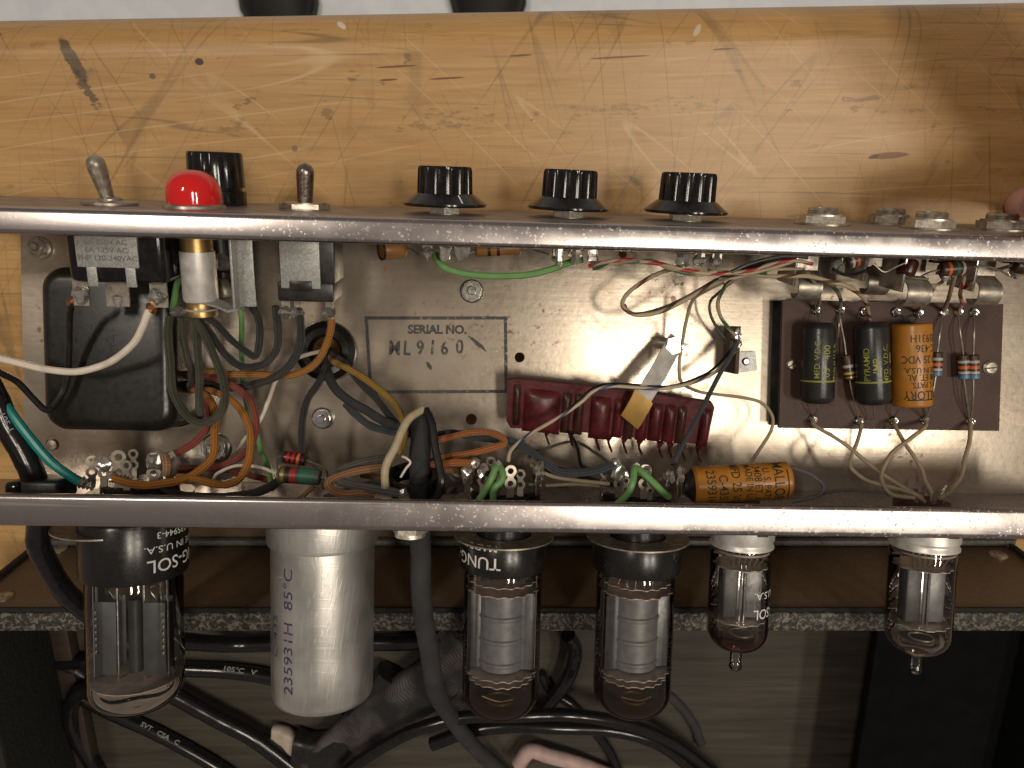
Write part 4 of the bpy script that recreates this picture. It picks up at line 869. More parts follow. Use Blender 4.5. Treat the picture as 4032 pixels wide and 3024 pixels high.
# ------------------------------------------------------------------ tube sockets on the inside of the lower wall
def lug_mesh(l=11.0, w=4.2):
    r = w/2
    o = [(-1.3, 0), (1.3, 0), (1.3, l*.25)]+[(r*math.cos(rad(a)), l*.45+r*math.sin(rad(a))) for a in range(-50, 51, 20)]+[(1.0, l*.66)]+[(r*math.cos(rad(a)), l*.85+r*math.sin(rad(a))) for a in range(-45, 226, 22)]+[(-1.0, l*.66)]+[(r*math.cos(rad(a)), l*.45+r*math.sin(rad(a))) for a in range(130, 231, 20)]+[(-1.3, l*.25)]
    me = holed(o, [circ(0, l*.45, r*.5, 12), circ(0, l*.85, r*.52, 12)], .5, 'lug'); me.materials.append(M['lug']); return me
LUGM = lug_mesh()
def octal(label, px, h, lugs, soldered=()):
    p = P(px, 2000, h); F = CH @ frame(Vector((p.x, -40.6, h)), (0, 1, 0), (1, 0, 0))    # z into the chassis, x right, -y to the camera
    t = thing('tube_socket', F, label, 'tube socket', 'octal sockets inside the lower wall')
    part(t, 'body', MB().lathe([(.1, 0), (14.5, 0), (14.5, 1.6), (12.6, 2.0), (12.6, 5.6), (11.6, 6.4), (.1, 6.4)], 40), M['bakelite'])
    part(t, 'saddle', MB().lathe([(12.8, 1.7), (17.5, 1.7), (17.5, 2.5), (12.8, 2.5)], 40, close=True), M['dull_steel'])
    for i, (u, y, l, tw) in enumerate(lugs):        # u mm right of the axis, y depth towards camera
        o = bpy.data.objects.new('lug', LUGM); o.parent = t; link(o)
        o.matrix_local = mm2m(T(u, -y, 6.0)) @ Matrix.Rotation(rad(tw), 4, 'Z') @ Matrix.Rotation(rad(90), 4, 'X') @ Matrix.Scale(l*.74, 4)
        if i in soldered:
            s = part(o, 'solder', MB().ball(0, 8.5, .3, 2.3, 10, (1, 1.1, .8), .25), M['solder'])
    return F
octal('tube socket with tall bare lugs at the left end, beside the cord clamp', 555, 30, [(-13.5, 6, 1.2, 35), (-8, 9, 1.25, 0), (-2, 11, 1.55, 5), (1.5, 13, 1.2, -8), (9, 10, 1.45, 12), (13.5, 8, 1.45, 50), (4, -6, 1.2, 0), (-6, -8, 1.2, 0)], (1, 4, 5))
octal('tube socket with orange and green leads, left of the two middle sockets', 1985, 32, [(-13, 8, 1.2, 30), (-7.5, 10, 1.3, -20), (-3, 12, 1.25, 0), (1.5, 13, 1.3, 10), (5, 11, 1.1, -15), (11, 9, 1.35, 65), (13, 3, 1.2, 80), (-5, -7, 1.2, 0)], (0, 1, 5))
octal('tube socket with a green pair, right of the two middle sockets', 2500, 32, [(-8, 11, 1.35, 15), (-6, 13, .9, 0), (.5, 12, 1.4, 0), (2, 14, .9, 8), (9, 10, 1.2, 60), (13, 9, 1.35, 60), (15, 5, 1.0, 75), (-12, 4, 1.0, 10)], (0, 2, 4, 5))
p = P(3640, 2000, 30); F = CH @ frame(Vector((p.x, -40.6, 28)), (0, 1, 0), (1, 0, 0)); t = thing('tube_socket', F, 'small miniature tube socket with cream leads at the right end', 'tube socket')
part(t, 'body', MB().lathe([(.1, 0), (9.5, 0), (9.5, 3), (6, 4), (.1, 4)], 28), M['board'])
for i in range(8):
    a = 2*math.pi*i/8; part(t, 'lug', MB().strip([(7*math.cos(a), 7*math.sin(a), 3), (8*math.cos(a), 8*math.sin(a), 7), (9*math.cos(a), 9*math.sin(a), 9)], 1.6, .4, (-math.sin(a), math.cos(a), 0)), M['lug'])
p = P(2890, 2000, 30); F = CH @ frame(Vector((p.x, -40.6, 28)), (0, 1, 0), (1, 0, 0)); t = thing('tube_socket', F, 'small miniature tube socket hidden under the lower orange capacitor', 'tube socket')
part(t, 'body', MB().lathe([(.1, 0), (9.5, 0), (9.5, 3), (6, 4), (.1, 4)], 28), M['board'])
# ------------------------------------------------------------------ lower loose components
hl = 36.0; A_, B_ = C(2727, 1911, hl), C(3106, 1890, hl+2); rl = size_at(150, hl)/2
d = B_-A_; Fm = frame(A_, d, CH.to_3x3() @ Vector((0, -1, 0)))
t = thing('electrolytic_capacitor', Fm, 'orange cardboard electrolytic capacitor lying along the lower rim', 'capacitor'); L = d.length
part(t, 'body', MB().lathe([(.1, 0), (rl-.9, 0), (rl, .9), (rl, L-.9), (rl-.9, L), (.1, L)], 40), M['orange_cap'])
part(t, 'end_seal', MB().lathe([(.1, -3.2), (rl*.55, -3.2), (rl*.62, -2), (rl*.9, -.2), (.1, .2)], 30), M['black'])
MALL2 = [(s.replace('436', '435'), z, f) for (s, z, f, _, _) in MALL]
mb = MB()
for s, z, f in MALL2: wrap(mb, s, z*1.08, rl, L*(1-f*1.02), .02, 0, -1, .1, .85, .015)
for zf in (.93, .80):
    vs = []
    for i in range(13): a_ = -.8+1.6*i/12; vs += [((rl+.1)*math.sin(a_), -(rl+.1)*math.cos(a_), zf*L), ((rl+.1)*math.sin(a_), -(rl+.1)*math.cos(a_), zf*L+.45)]
    if zf > .9: mb.add(vs, [(2*i, 2*i+2, 2*i+3, 2*i+1) for i in range(12)])
part(t, 'printed_text', mb, M['black_print'], flat=True)
part(t, 'lead', MB().tube([Fm.inverted() @ v for v in (C(2727, 1920, hl), C(2690, 1955, 38), C(2600, 1962, 40), C(2535, 1957, 40))], .45, 6), M['lug'])
hr_ = 40
axial('carbon_resistor', 'fat green and brown resistor with a red band above the lower rim', 'resistor', C(1100, 1868, hr_), C(1262, 1878, hr_), size_at(66, hr_)/2, M['res_green'], [(.10, 1.1, 'band_gold'), (.36, 1.6, 'band_red'), (.22, 1.4, 'band_brown'), (.70, 5.0, 'band_green')], [LD((1100, 1868, hr_), (1093, 1890, hr_), (1105, 1915, 36)), LD((1262, 1878, hr_), (1275, 1895, hr_), (1272, 1925, 36))], .7)
axial('carbon_resistor', 'dark red resistor with red and orange bands above the fat green one', 'resistor', C(1118, 1797, 30), C(1204, 1813, 30), 2.15, M['res_dark'], [(.22, 1.0, 'band_red'), (.45, 1.0, 'band_red'), (.68, 1.0, 'band_orange')], [LD((1118, 1797, 30), (1098, 1800, 31), (1090, 1825, 33), (1096, 1862, 36), (1100, 1900, 36)), LD((1204, 1813, 30), (1250, 1830, 30), (1282, 1848, 30), (1292, 1880, 30))], .4)
m = MB().lathe([(6.8, -3), (8.4, -3), (8.4, 3), (6.8, 3)], 36, close=True)
solo('cable_bushing', m, M['gloss_black'], CH @ frame(P(1625, 1897, 42), (0, 1, .35), (1, 0, 0)), 'glossy black ring bushing round the output cable inside the lower wall', 'bushing')
q = P(1668, 1925, 46); solo('solder_tag', MB().box(0, 0, 0, 3.2, 2.2, 1.2, .3), M['plug_white'], CH @ T(q.x, q.y, q.z), 'pale tag beside the black ring bushing above the lower rim', 'tag')
# cord clamp
q = P(145, 1912, 40)
t = thing('strain_relief', CH @ T(q.x, q.y, 34), 'black plastic strain relief clamping the power cord at the left of the lower wall', 'strain relief')
part(t, 'clamp_half', MB().box(3, -1, 4, 13, 7, 12, 1.4, 3), M['black']); part(t, 'clamp_half', MB().box(-6.3, -1.4, 4, 5.4, 6.2, 11, 1.6, 3), M['gloss_black'])
# ------------------------------------------------------------------ wires
def wire(name, label, cat, pts, dpx, mat, n=10, group=None, sub=8, ends=None):
    pts = [Vector(p) for p in pts]; o = pts[0]
    ja, jb = random.uniform(0, 6), random.uniform(0, 6); nk = sum((pts[i+1]-pts[i]).length for i in range(len(pts)-1))/7.0
    pts = [p+Vector((random.uniform(-1, 1), random.uniform(-1, 1), random.uniform(-1, 1)))*(.28 if 0 < i < len(pts)-1 else 0) for i, p in enumerate(pts)]
    amp = .07 if mat[0] == 'c' else .025
    mb = MB().tube([p-o for p in pts], dpx/11.0/2, n, True, sub, rfun=lambda u: 1+amp*math.sin(u*nk*6.3+ja)*math.sin(u*nk*2.3+jb))
    ob = solo(name, mb, M[mat], T(*o), label, cat, group)
    if ends:
        for (i, mt_) in ends: 
            m = MB(); q = pts[i]-o; m.ball(q.x, q.y, q.z, dpx/11*.62, 9, (1, 1.1, .9), .22); part(ob, 'solder', m, M[mt_])
    return ob
G1, G2, G3, G4 = 'hookup wires', 'cloth wires', 'cream leads', 'cabinet cables'
def cw(label, pts, dpx, mat, group=G1, **kw): return wire('wire', label, 'wire', LD(*pts), dpx, mat, group=group, **kw)
cw('white wire curving from the left toggle switch out of frame', [(594, 1215, 44), (585, 1235, 44), (561, 1291, 43), (524, 1355, 41), (456, 1410, 38), (387, 1446, 36), (296, 1462, 36), (182, 1455, 38), (91, 1432, 40), (0, 1407, 42), (-90, 1380, 44)], 27, 'w_white', ends=[(0, 'copper')])
cw('thin black wire dropping from the left toggle switch over the transformer', [(282, 1190, 42), (278, 1206, 41), (273, 1250, 38), (269, 1387, 32), (262, 1501, 30), (237, 1569, 30), (200, 1608, 30), (169, 1608, 31), (128, 1569, 33), (68, 1505, 36), (0, 1464, 40), (-70, 1425, 42)], 24, 'w_black', ends=[(0, 'copper')])
cw('teal earth wire ending in frayed solder beside the strain relief', [(-70, 1450, 42), (0, 1556, 44), (55, 1637, 44), (128, 1733, 42), (196, 1811, 40), (255, 1862, 39), (322, 1902, 38)], 34, 'w_teal')
q = [C(318, 1898, 38), C(345, 1908, 38), C(372, 1918, 37)]
solo('solder_joint', MB().tube([v-q[0] for v in q], 1.7, 9, rfun=lambda u: 1.1-.4*u+.25*math.sin(u*23)), M['solder'], T(*q[0]), 'frayed silvery strands at the end of the teal wire', 'solder joint')
cw('orange cloth wire hanging in the smaller loop below the transformer lead hole', [(735, 1530, 12), (775, 1537, 16), (820, 1565, 22), (843, 1610, 26), (847, 1651, 28), (848, 1706, 30), (839, 1788, 34), (798, 1843, 38), (729, 1884, 42), (652, 1902, 44), (570, 1909, 45), (492, 1902, 45), (438, 1880, 44)], 30, 'c_orange', G2, ends=[(-1, 'solder')])
cw('orange cloth wire in the wide outer loop right of the transformer', [(735, 1537, 10), (811, 1533, 17), (889, 1560, 24), (948, 1615, 28), (980, 1683, 31), (985, 1751, 34), (975, 1820, 37), (948, 1879, 40), (902, 1909, 42), (843, 1909, 43), (775, 1888, 42), (700, 1880, 40)], 29, 'c_orange', G2)
cw('red cloth wire in the wide outer loop right of the transformer', [(732, 1473, 12), (820, 1482, 20), (902, 1505, 25), (971, 1560, 28), (1003, 1624, 29), (1005, 1697, 29), (980, 1765, 29), (934, 1806, 30), (866, 1829, 31), (775, 1847, 33), (684, 1850, 34), (640, 1850, 34)], 29, 'c_red', G2)
cw('red cloth wire dropping straight from the lead hole to the left socket', [(735, 1510, 12), (775, 1525, 18), (812, 1580, 22), (820, 1637, 24), (807, 1697, 26), (766, 1742, 28), (711, 1774, 30), (672, 1795, 32)], 30, 'c_red', G2)
cw('mottled orange cloth wire running from the lead hole up to the second toggle', [(735, 1485, 10), (820, 1470, 18), (907, 1477, 24), (1008, 1475, 27), (1122, 1482, 30), (1199, 1460, 32), (1254, 1419, 34), (1286, 1355, 35), (1301, 1286, 36), (1300, 1225, 37)], 28, 'c_orange', G2, ends=[(-1, 'lug')])
cw('olive cloth wire hanging in a long loop below the red lamp', [(668, 1250, 42), (660, 1318, 44), (668, 1432, 42), (679, 1523, 40), (706, 1596, 38), (752, 1651, 37), (798, 1667, 37), (843, 1651, 37), (875, 1606, 38), (884, 1546, 39), (875, 1478, 40), (843, 1400, 42), (802, 1318, 43), (770, 1262, 42)], 31, 'c_olive', G2)
cw('olive cloth wire hanging straight down inside the green loop', [(768, 1250, 40), (772, 1290, 41), (779, 1364, 40), (784, 1478, 38), (786, 1569, 36), (789, 1640, 32)], 29, 'c_olive', G2)
cw('dark olive cloth wire between the straight wire and the loop under the lamp', [(715, 1250, 41), (722, 1330, 40), (745, 1420, 36), (760, 1490, 28), (745, 1520, 16)], 26, 'c_olive', G2)
cw('dark cloth wire sweeping from the lamp to the second toggle, lower of the two', [(775, 1245, 40), (843, 1330, 38), (889, 1400, 35), (948, 1441, 32), (1015, 1440, 31), (1068, 1412, 32), (1092, 1360, 34), (1092, 1290, 36), (1085, 1205, 38)], 28, 'c_black', G2)
cw('dark cloth wire sweeping from the lamp to the second toggle, upper of the two', [(790, 1235, 40), (850, 1270, 38), (912, 1336, 36), (970, 1385, 34), (1005, 1400, 33), (1022, 1360, 34), (1024, 1290, 36), (1012, 1240, 36), (990, 1205, 34)], 27, 'c_black', G2)
cw('black cloth wire from the second toggle crossing the grommet to the left', [(1176, 1215, 38), (1181, 1250, 38), (1186, 1318, 37), (1177, 1378, 36), (1149, 1432, 34), (1099, 1473, 32), (1035, 1505, 27), (957, 1523, 22), (880, 1528, 16), (780, 1520, 8)], 31, 'c_black', G2)
cw('bright green wire running straight down right of the lamp bracket', [(939, 1205, 36), (948, 1240, 36), (953, 1300, 30), (953, 1387, 20), (955, 1500, 14), (966, 1578, 13), (989, 1660, 14), (1013, 1706, 16), (1031, 1774, 20), (1058, 1842, 28), (1070, 1930, 34)], 21, 'w_green')
cw('short bright green wire curling behind the lamp sleeve', [(715, 1080, 30), (698, 1120, 32), (686, 1170, 34), (680, 1225, 36)], 24, 'w_green')
cw('thin white wire slipping out of the grommet and down to the left', [(1290, 1360, 4), (1263, 1383, 14), (1190, 1406, 20), (1120, 1440, 20), (1081, 1505, 18), (1063, 1569, 16), (1022, 1660, 16), (957, 1733, 20), (912, 1806, 26), (890, 1850, 30)], 17, 'w_white')
cw('black wire leaving the grommet straight down to the dark red resistor', [(1284, 1385, 2), (1281, 1441, 22), (1254, 1505, 27), (1213, 1569, 28), (1195, 1637, 28), (1190, 1706, 28), (1186, 1774, 28), (1190, 1830, 28)], 28, 'c_black', G2)
cw('thick black sleeve running from the grommet down to the right', [(1290, 1400, 2), (1288, 1455, 22), (1318, 1523, 30), (1373, 1574, 32), (1441, 1615, 32), (1509, 1651, 32), (1580, 1680, 30), (1640, 1690, 26)], 36, 'sleeve', G2)
cw('black cloth wire from the grommet beside the yellow one', [(1300, 1380, 2), (1318, 1405, 16), (1364, 1441, 22), (1418, 1505, 25), (1473, 1564, 26), (1523, 1619, 27), (1562, 1670, 27)], 27, 'c_black', G2)
cw('yellow cloth wire curving from the grommet down to the cream lead', [(1295, 1395, 2), (1310, 1420, 18), (1373, 1455, 24), (1441, 1492, 25), (1500, 1542, 26), (1555, 1596, 28), (1587, 1651, 30), (1597, 1706, 31), (1585, 1755, 32), (1570, 1785, 32)], 27, 'c_yellow', G2)
cw('blue grey cloth wire running from the grommet bundle along to the right middle socket', [(1360, 1590, 24), (1409, 1637, 26), (1455, 1674, 28), (1509, 1692, 29), (1578, 1704, 27), (1640, 1712, 24), (1714, 1712, 26), (1783, 1708, 28), (1874, 1722, 30), (1965, 1735, 32), (2016, 1739, 34), (2084, 1776, 36), (2153, 1829, 39), (2207, 1858, 41), (2271, 1864, 42), (2344, 1852, 43), (2425, 1826, 43)], 31, 'c_blue', G2, ends=[(-1, 'solder')])
cw('orange cloth wire looping right of the black cable strap', [(1700, 1738, 28), (1724, 1733, 30), (1783, 1719, 33), (1851, 1701, 34), (1920, 1700, 34), (1974, 1719, 35), (1986, 1746, 36), (1942, 1765, 38), (1851, 1788, 38), (1755, 1806, 37), (1690, 1822, 34)], 27, 'c_copper', G2)
cw('thick orange cloth wire ending in solder at the left middle socket', [(1690, 1830, 36), (1742, 1825, 40), (1800, 1823, 42), (1868, 1824, 43)], 30, 'c_copper', G2, ends=[(-1, 'solder')])
cw('tan cloth wire bent in a hairpin left of the ring bushing', [(1509, 1838, 38), (1418, 1852, 42), (1336, 1870, 45), (1298, 1897, 47), (1306, 1927, 48), (1354, 1944, 48), (1418, 1944, 48), (1470, 1950, 46)], 31, 'c_tan', G2)
cw('grey cloth wire ending in frayed solder at the lower rim', [(1518, 1806, 36), (1441, 1820, 39), (1373, 1838, 41), (1330, 1870, 43), (1340, 1896, 45), (1395, 1908, 46), (1487, 1928, 48), (1592, 1945, 50)], 33, 'c_grey', G2, ends=[(-1, 'solder')])
cw('cream wire from the black cable bending down to the ring bushing', [(1664, 1612, 40), (1614, 1647, 44), (1582, 1697, 46), (1560, 1760, 48), (1528, 1820, 49), (1518, 1865, 50), (1518, 1925, 48)], 30, 'w_cream', G1)
cw('black wire from the black cable bending down to the lower rim', [(1676, 1612, 40), (1705, 1669, 43), (1710, 1751, 45), (1728, 1833, 47), (1737, 1897, 48), (1720, 1950, 47), (1690, 1980, 44)], 30, 'w_black', G1)
cw('bare white wire end bent in a zigzag above the ring bushing', [(1585, 1798, 48), (1600, 1806, 49), (1617, 1820, 50), (1600, 1842, 50), (1578, 1878, 48)], 9, 'w_white', sub=3)
cw('green wire, left of the pair at the left middle socket', [(1962, 1832, 46), (1950, 1850, 48), (1933, 1880, 49), (1912, 1926, 49), (1885, 1972, 48)], 26, 'w_green', ends=[(0, 'solder')])
cw('green wire, right of the pair at the left middle socket', [(1966, 1832, 46), (1982, 1860, 49), (1975, 1888, 50), (1948, 1925, 50), (1942, 1972, 48)], 26, 'w_green')
cw('green wire, left of the pair at the right middle socket', [(2503, 1838, 46), (2499, 1850, 48), (2490, 1902, 50), (2468, 1945, 50), (2430, 1985, 48)], 26, 'w_green', ends=[(0, 'solder')])
cw('green wire, right of the pair at the right middle socket', [(2508, 1838, 46), (2520, 1850, 48), (2563, 1890, 50), (2600, 1928, 50), (2634, 1958, 48)], 26, 'w_green')
cw('green wire arching under the upper rim between two potentiometers', [(1715, 1000, 44), (1719, 1020, 45), (1755, 1056, 46), (1828, 1079, 46), (1920, 1088, 46), (2016, 1088, 46), (2100, 1077, 46), (2175, 1056, 46), (2240, 1035, 46), (2292, 1022, 45)], 25, 'w_green')
cw('twisted red white and green wire pair under the upper rim, red strand', [(2318, 1048, 44), (2350, 1040, 45), (2403, 1028, 46), (2470, 1024, 45), (2540, 1028, 46), (2600, 1042, 46), (2660, 1055, 47), (2730, 1068, 47), (2790, 1080, 46), (2822, 1074, 45)], 16, 's_red', G3)
cw('twisted red white and green wire pair under the upper rim, green strand', [(2335, 1058, 44), (2380, 1048, 46), (2430, 1032, 45), (2500, 1032, 46), (2570, 1032, 45), (2630, 1052, 46), (2690, 1072, 47), (2750, 1080, 46), (2820, 1068, 46)], 15, 's_green', G3)
cw('cream and brown wire making the wide open loop in the middle', [(2690, 1040, 42), (2663, 1056, 40), (2563, 1092, 36), (2476, 1152, 32), (2454, 1188, 30), (2465, 1220, 29), (2508, 1238, 28), (2599, 1225, 29), (2700, 1179, 31), (2791, 1124, 34), (2882, 1088, 37), (2960, 1082, 40), (3060, 1085, 42), (3180, 1090, 44), (3260, 1105, 44), (3340, 1130, 42), (3400, 1175, 34), (3418, 1230, 20), (3425, 1260, 14)], 17, 's_brown', G3)
cw('cream and brown wire running just inside the wide loop', [(2458, 1200, 28), (2480, 1228, 27), (2530, 1234, 27), (2620, 1210, 28), (2720, 1160, 31), (2810, 1108, 34), (2900, 1070, 38), (2990, 1040, 42), (3080, 1022, 44), (3160, 1030, 44)], 13, 's_black', G3)
cw('striped red and cream wire entering the jacks from the left', [(2822, 1078, 44), (2890, 1076, 43), (2960, 1060, 44), (3040, 1040, 45), (3130, 1030, 45), (3200, 1040, 44)], 14, 's_red', G3)
cw('black and cream wire on top of the bundle entering the jacks', [(2880, 1070, 46), (2950, 1042, 46), (3030, 1018, 46), (3110, 1008, 46), (3180, 1015, 45)], 13, 's_black', G3)
cw('thin brown striped wire under the bundle entering the jacks', [(2830, 1100, 40), (2910, 1088, 40), (2990, 1070, 42), (3080, 1058, 43), (3170, 1060, 44)], 12, 's_brown', G3)
cw('dark wire looping between the leftmost and second jacks', [(3280, 1060, 46), (3330, 1085, 44), (3400, 1070, 42), (3450, 1040, 44)], 11, 'w_black', G3)
cw('thin tinned wire hanging between the second and third jacks', [(3440, 1040, 46), (3480, 1070, 46), (3520, 1050, 46), (3575, 1030, 46)], 7, 'lug', G3)
cw('cream wire curling behind the third jack', [(3600, 1060, 40), (3640, 1110, 36), (3690, 1120, 34), (3730, 1090, 36)], 13, 'w_tan', G3)
cw('cream wire running straight from the third knob to the jacks', [(2790, 1062, 44), (2870, 1074, 42), (2950, 1075, 43), (3050, 1052, 44), (3120, 1030, 44)], 14, 'w_cream', G3)
cw('green and cream wire curving down to the terminal strip', [(3020, 1075, 42), (2928, 1092, 38), (2872, 1115, 34), (2846, 1142, 30), (2825, 1188, 26), (2836, 1243, 22), (2868, 1290, 18), (2896, 1320, 16)], 15, 's_green', G3)
cw('pale grey wire curving down behind the green and cream one', [(2960, 1082, 36), (2890, 1105, 28), (2830, 1150, 18), (2800, 1190, 12), (2800, 1240, 10), (2830, 1300, 9), (2860, 1340, 9)], 12, 'w_grey', G3)
cw('cream wire hanging from the loop down past the strap to the lower right', [(2850, 1112, 32), (2790, 1140, 28), (2732, 1184, 22), (2704, 1262, 18), (2686, 1341, 16), (2677, 1410, 15), (2672, 1469, 15), (2690, 1510, 16), (2754, 1542, 17), (2836, 1555, 17), (2928, 1564, 17), (3000, 1585, 17), (3040, 1637, 16), (3038, 1690, 16), (3005, 1750, 18), (2964, 1806, 22), (2940, 1850, 26)], 14, 'w_tan', G3)
cw('cream and blue wire running over the red network to the left middle socket', [(2896, 1378, 16), (2836, 1446, 20), (2768, 1492, 22), (2677, 1521, 24), (2586, 1533, 25), (2495, 1524, 26), (2403, 1522, 27), (2335, 1544, 28), (2289, 1583, 28), (2221, 1635, 29), (2144, 1674, 31), (2075, 1715, 34), (2016, 1774, 38), (2000, 1820, 40)], 15, 's_blue', G3)
cw('thin black wire lying beside the cream and blue one on the red network', [(2890, 1365, 14), (2815, 1450, 18), (2750, 1488, 20), (2660, 1514, 22), (2586, 1524, 22), (2495, 1516, 23), (2390, 1514, 25), (2322, 1534, 26), (2275, 1580, 26), (2205, 1640, 27), (2130, 1680, 29), (2060, 1728, 33), (2005, 1790, 38)], 11, 'w_black', G3)
cw('dark grey cloth wire slanting from the terminal strip across the red network', [(2900, 1352, 17), (2870, 1410, 20), (2836, 1469, 23), (2763, 1615, 29), (2713, 1706, 32), (2668, 1788, 36), (2650, 1830, 38)], 19, 'c_blue', G2)
cw('black sleeved lead looping right of the lower orange capacitor', [(3100, 1838, 38), (3140, 1848, 40), (3197, 1870, 42), (3240, 1910, 44), (3228, 1945, 45), (3180, 1964, 45), (3120, 1975, 44)], 16, 'w_grey', G1)
cw('cream lead from the leftmost lower eyelet of the board', [(3199, 1651, 10), (3205, 1672, 13), (3279, 1719, 17), (3343, 1760, 20), (3411, 1815, 24), (3480, 1870, 28), (3548, 1911, 32), (3612, 1950, 35), (3640, 1975, 34)], 16, 'w_tan', G3)
cw('cream lead from the second lower eyelet, bulging left', [(3380, 1656, 10), (3389, 1678, 13), (3375, 1747, 18), (3350, 1797, 22), (3352, 1838, 25), (3402, 1884, 28), (3466, 1906, 31), (3571, 1936, 34), (3630, 1960, 34)], 16, 'w_tan', G3)
cw('cream lead from the third lower eyelet, slanting right', [(3516, 1656, 10), (3523, 1678, 14), (3562, 1742, 20), (3598, 1797, 24), (3626, 1843, 27), (3639, 1893, 30), (3667, 1943, 33), (3670, 1975, 33)], 16, 'w_tan', G3)
cw('cream lead from the fourth lower eyelet, crossing the others to the left', [(3639, 1653, 10), (3645, 1680, 14), (3594, 1724, 20), (3525, 1774, 24), (3489, 1820, 27), (3468, 1874, 30), (3484, 1922, 33), (3520, 1950, 35), (3600, 1960, 35)], 16, 'w_tan', G3)
cw('cream lead from the rightmost lower eyelet of the board', [(3819, 1660, 10), (3823, 1682, 13), (3817, 1742, 17), (3799, 1811, 22), (3781, 1879, 27), (3740, 1934, 32), (3700, 1962, 34)], 18, 'w_tan', G3)
cw('cream wire from the leftmost jack down to the first upper eyelet', [(3180, 1075, 44), (3205, 1110, 40), (3222, 1150, 30), (3225, 1185, 18), (3213, 1218, 10)], 14, 'w_tan', G3)
cw('green wire dropping to the second upper eyelet of the board', [(3190, 1078, 42), (3250, 1110, 38), (3290, 1140, 32), (3312, 1180, 20), (3308, 1218, 10)], 14, 's_green', G3)
cw('cream wire from the third jack to the upper eyelet left of the orange capacitor', [(3680, 1130, 42), (3650, 1170, 32), (3625, 1205, 18), (3615, 1230, 10)], 14, 'w_tan', G3)
cw('cream wire dropping to the upper eyelet right of the orange capacitor', [(3760, 1085, 44), (3748, 1120, 38), (3735, 1165, 28), (3730, 1200, 16), (3714, 1226, 10)], 17, 'w_tan', G3)
cw('cream and red wire dropping to the seventh upper eyelet', [(3800, 1070, 44), (3790, 1110, 38), (3782, 1160, 28), (3784, 1195, 16), (3773, 1226, 10)], 15, 's_red', G3)
cw('cream wire crossing between the third and fourth jacks', [(3690, 1075, 40), (3740, 1068, 34), (3830, 1075, 30), (3920, 1065, 34), (3990, 1045, 40)], 13, 'w_tan', G3)
cw('tan wire low along the lower wall between the two middle sockets', [(2090, 1830, 36), (2120, 1850, 38), (2180, 1875, 40), (2260, 1888, 40), (2330, 1895, 40), (2400, 1905, 40)], 15, 'w_tan', G3)
cw('cream wire lying deepest along the lower wall between the sockets', [(2060, 1905, 34), (2150, 1912, 34), (2260, 1905, 34), (2360, 1912, 34)], 13, 'w_cream', G3)
cw('white wire low behind the fat resistor, curving to the left socket', [(700, 1895, 34), (820, 1905, 36), (860, 1860, 34), (930, 1835, 32), (1020, 1838, 32), (1090, 1865, 34)], 13, 'w_white', G3)
cw('black cable end low beside the fat resistor', [(640, 1912, 42), (720, 1950, 40), (850, 1955, 38), (960, 1950, 38), (1040, 1925, 38), (1105, 1890, 34)], 34, 'c_black', G2)
cw('tan cloth stub curving up from the left socket', [(655, 1860, 42), (660, 1830, 44), (652, 1800, 42), (640, 1905, 46)][:3], 34, 'c_tan', G2)
cw('tan cloth wire stub under the fat resistor', [(1235, 1915, 40), (1200, 1945, 40), (1165, 1980, 38)], 20, 'c_tan', G2)
cw('tan wire low behind the black cable strap', [(1500, 1845, 30), (1600, 1842, 28), (1700, 1845, 30), (1800, 1870, 32), (1880, 1880, 34)], 17, 'w_tan', G3)
cw('grey wire low between the ring bushing and the left middle socket', [(1750, 1860, 34), (1800, 1895, 36), (1860, 1900, 36), (1900, 1885, 36)], 15, 'w_grey', G3)
cw('dark wire lying under the red network pins', [(2240, 1700, 16), (2270, 1760, 26), (2290, 1830, 34), (2320, 1850, 36)], 14, 'w_black', G3)
cw('pale wire crossing under the red network pins', [(2080, 1800, 30), (2160, 1760, 20), (2260, 1740, 14), (2350, 1790, 24), (2420, 1840, 36)], 12, 'w_grey', G3)

cw('dark grey cloth wire lying along the lower wall under the tan hairpin', [(1280, 1960, 34), (1380, 1925, 36), (1500, 1900, 36), (1600, 1925, 36), (1700, 1935, 36), (1800, 1930, 36)], 26, 'c_grey', G2)
cw('brown cloth wire running behind the ring bushing to the left middle socket', [(1420, 1868, 32), (1530, 1885, 32), (1650, 1870, 32), (1770, 1850, 34), (1880, 1862, 36)], 25, 'c_tan', G2)
cw('dull red cloth wire lying low behind the left socket lugs', [(640, 1862, 30), (740, 1842, 30), (850, 1845, 30), (950, 1862, 30), (1060, 1890, 30)], 26, 'c_red', G2)
cw('black cloth wire lying low between the two middle sockets', [(2100, 1880, 32), (2180, 1850, 30), (2270, 1870, 32), (2350, 1900, 34), (2440, 1915, 36)], 24, 'c_black', G2)
cw('thin bare wire bridging lugs of the left middle socket', [(1905, 1900, 46), (1935, 1880, 48), (1965, 1905, 48), (1990, 1935, 46)], 7, 'lug', G3)
cw('cream wire low behind the right middle socket', [(2560, 1905, 34), (2620, 1880, 30), (2680, 1885, 28), (2720, 1920, 30)], 14, 'w_cream', G3)
cw('grey wire lying under the board leads toward the small socket', [(3180, 1960, 30), (3300, 1930, 26), (3440, 1935, 28), (3580, 1965, 32)], 13, 'w_grey', G3)
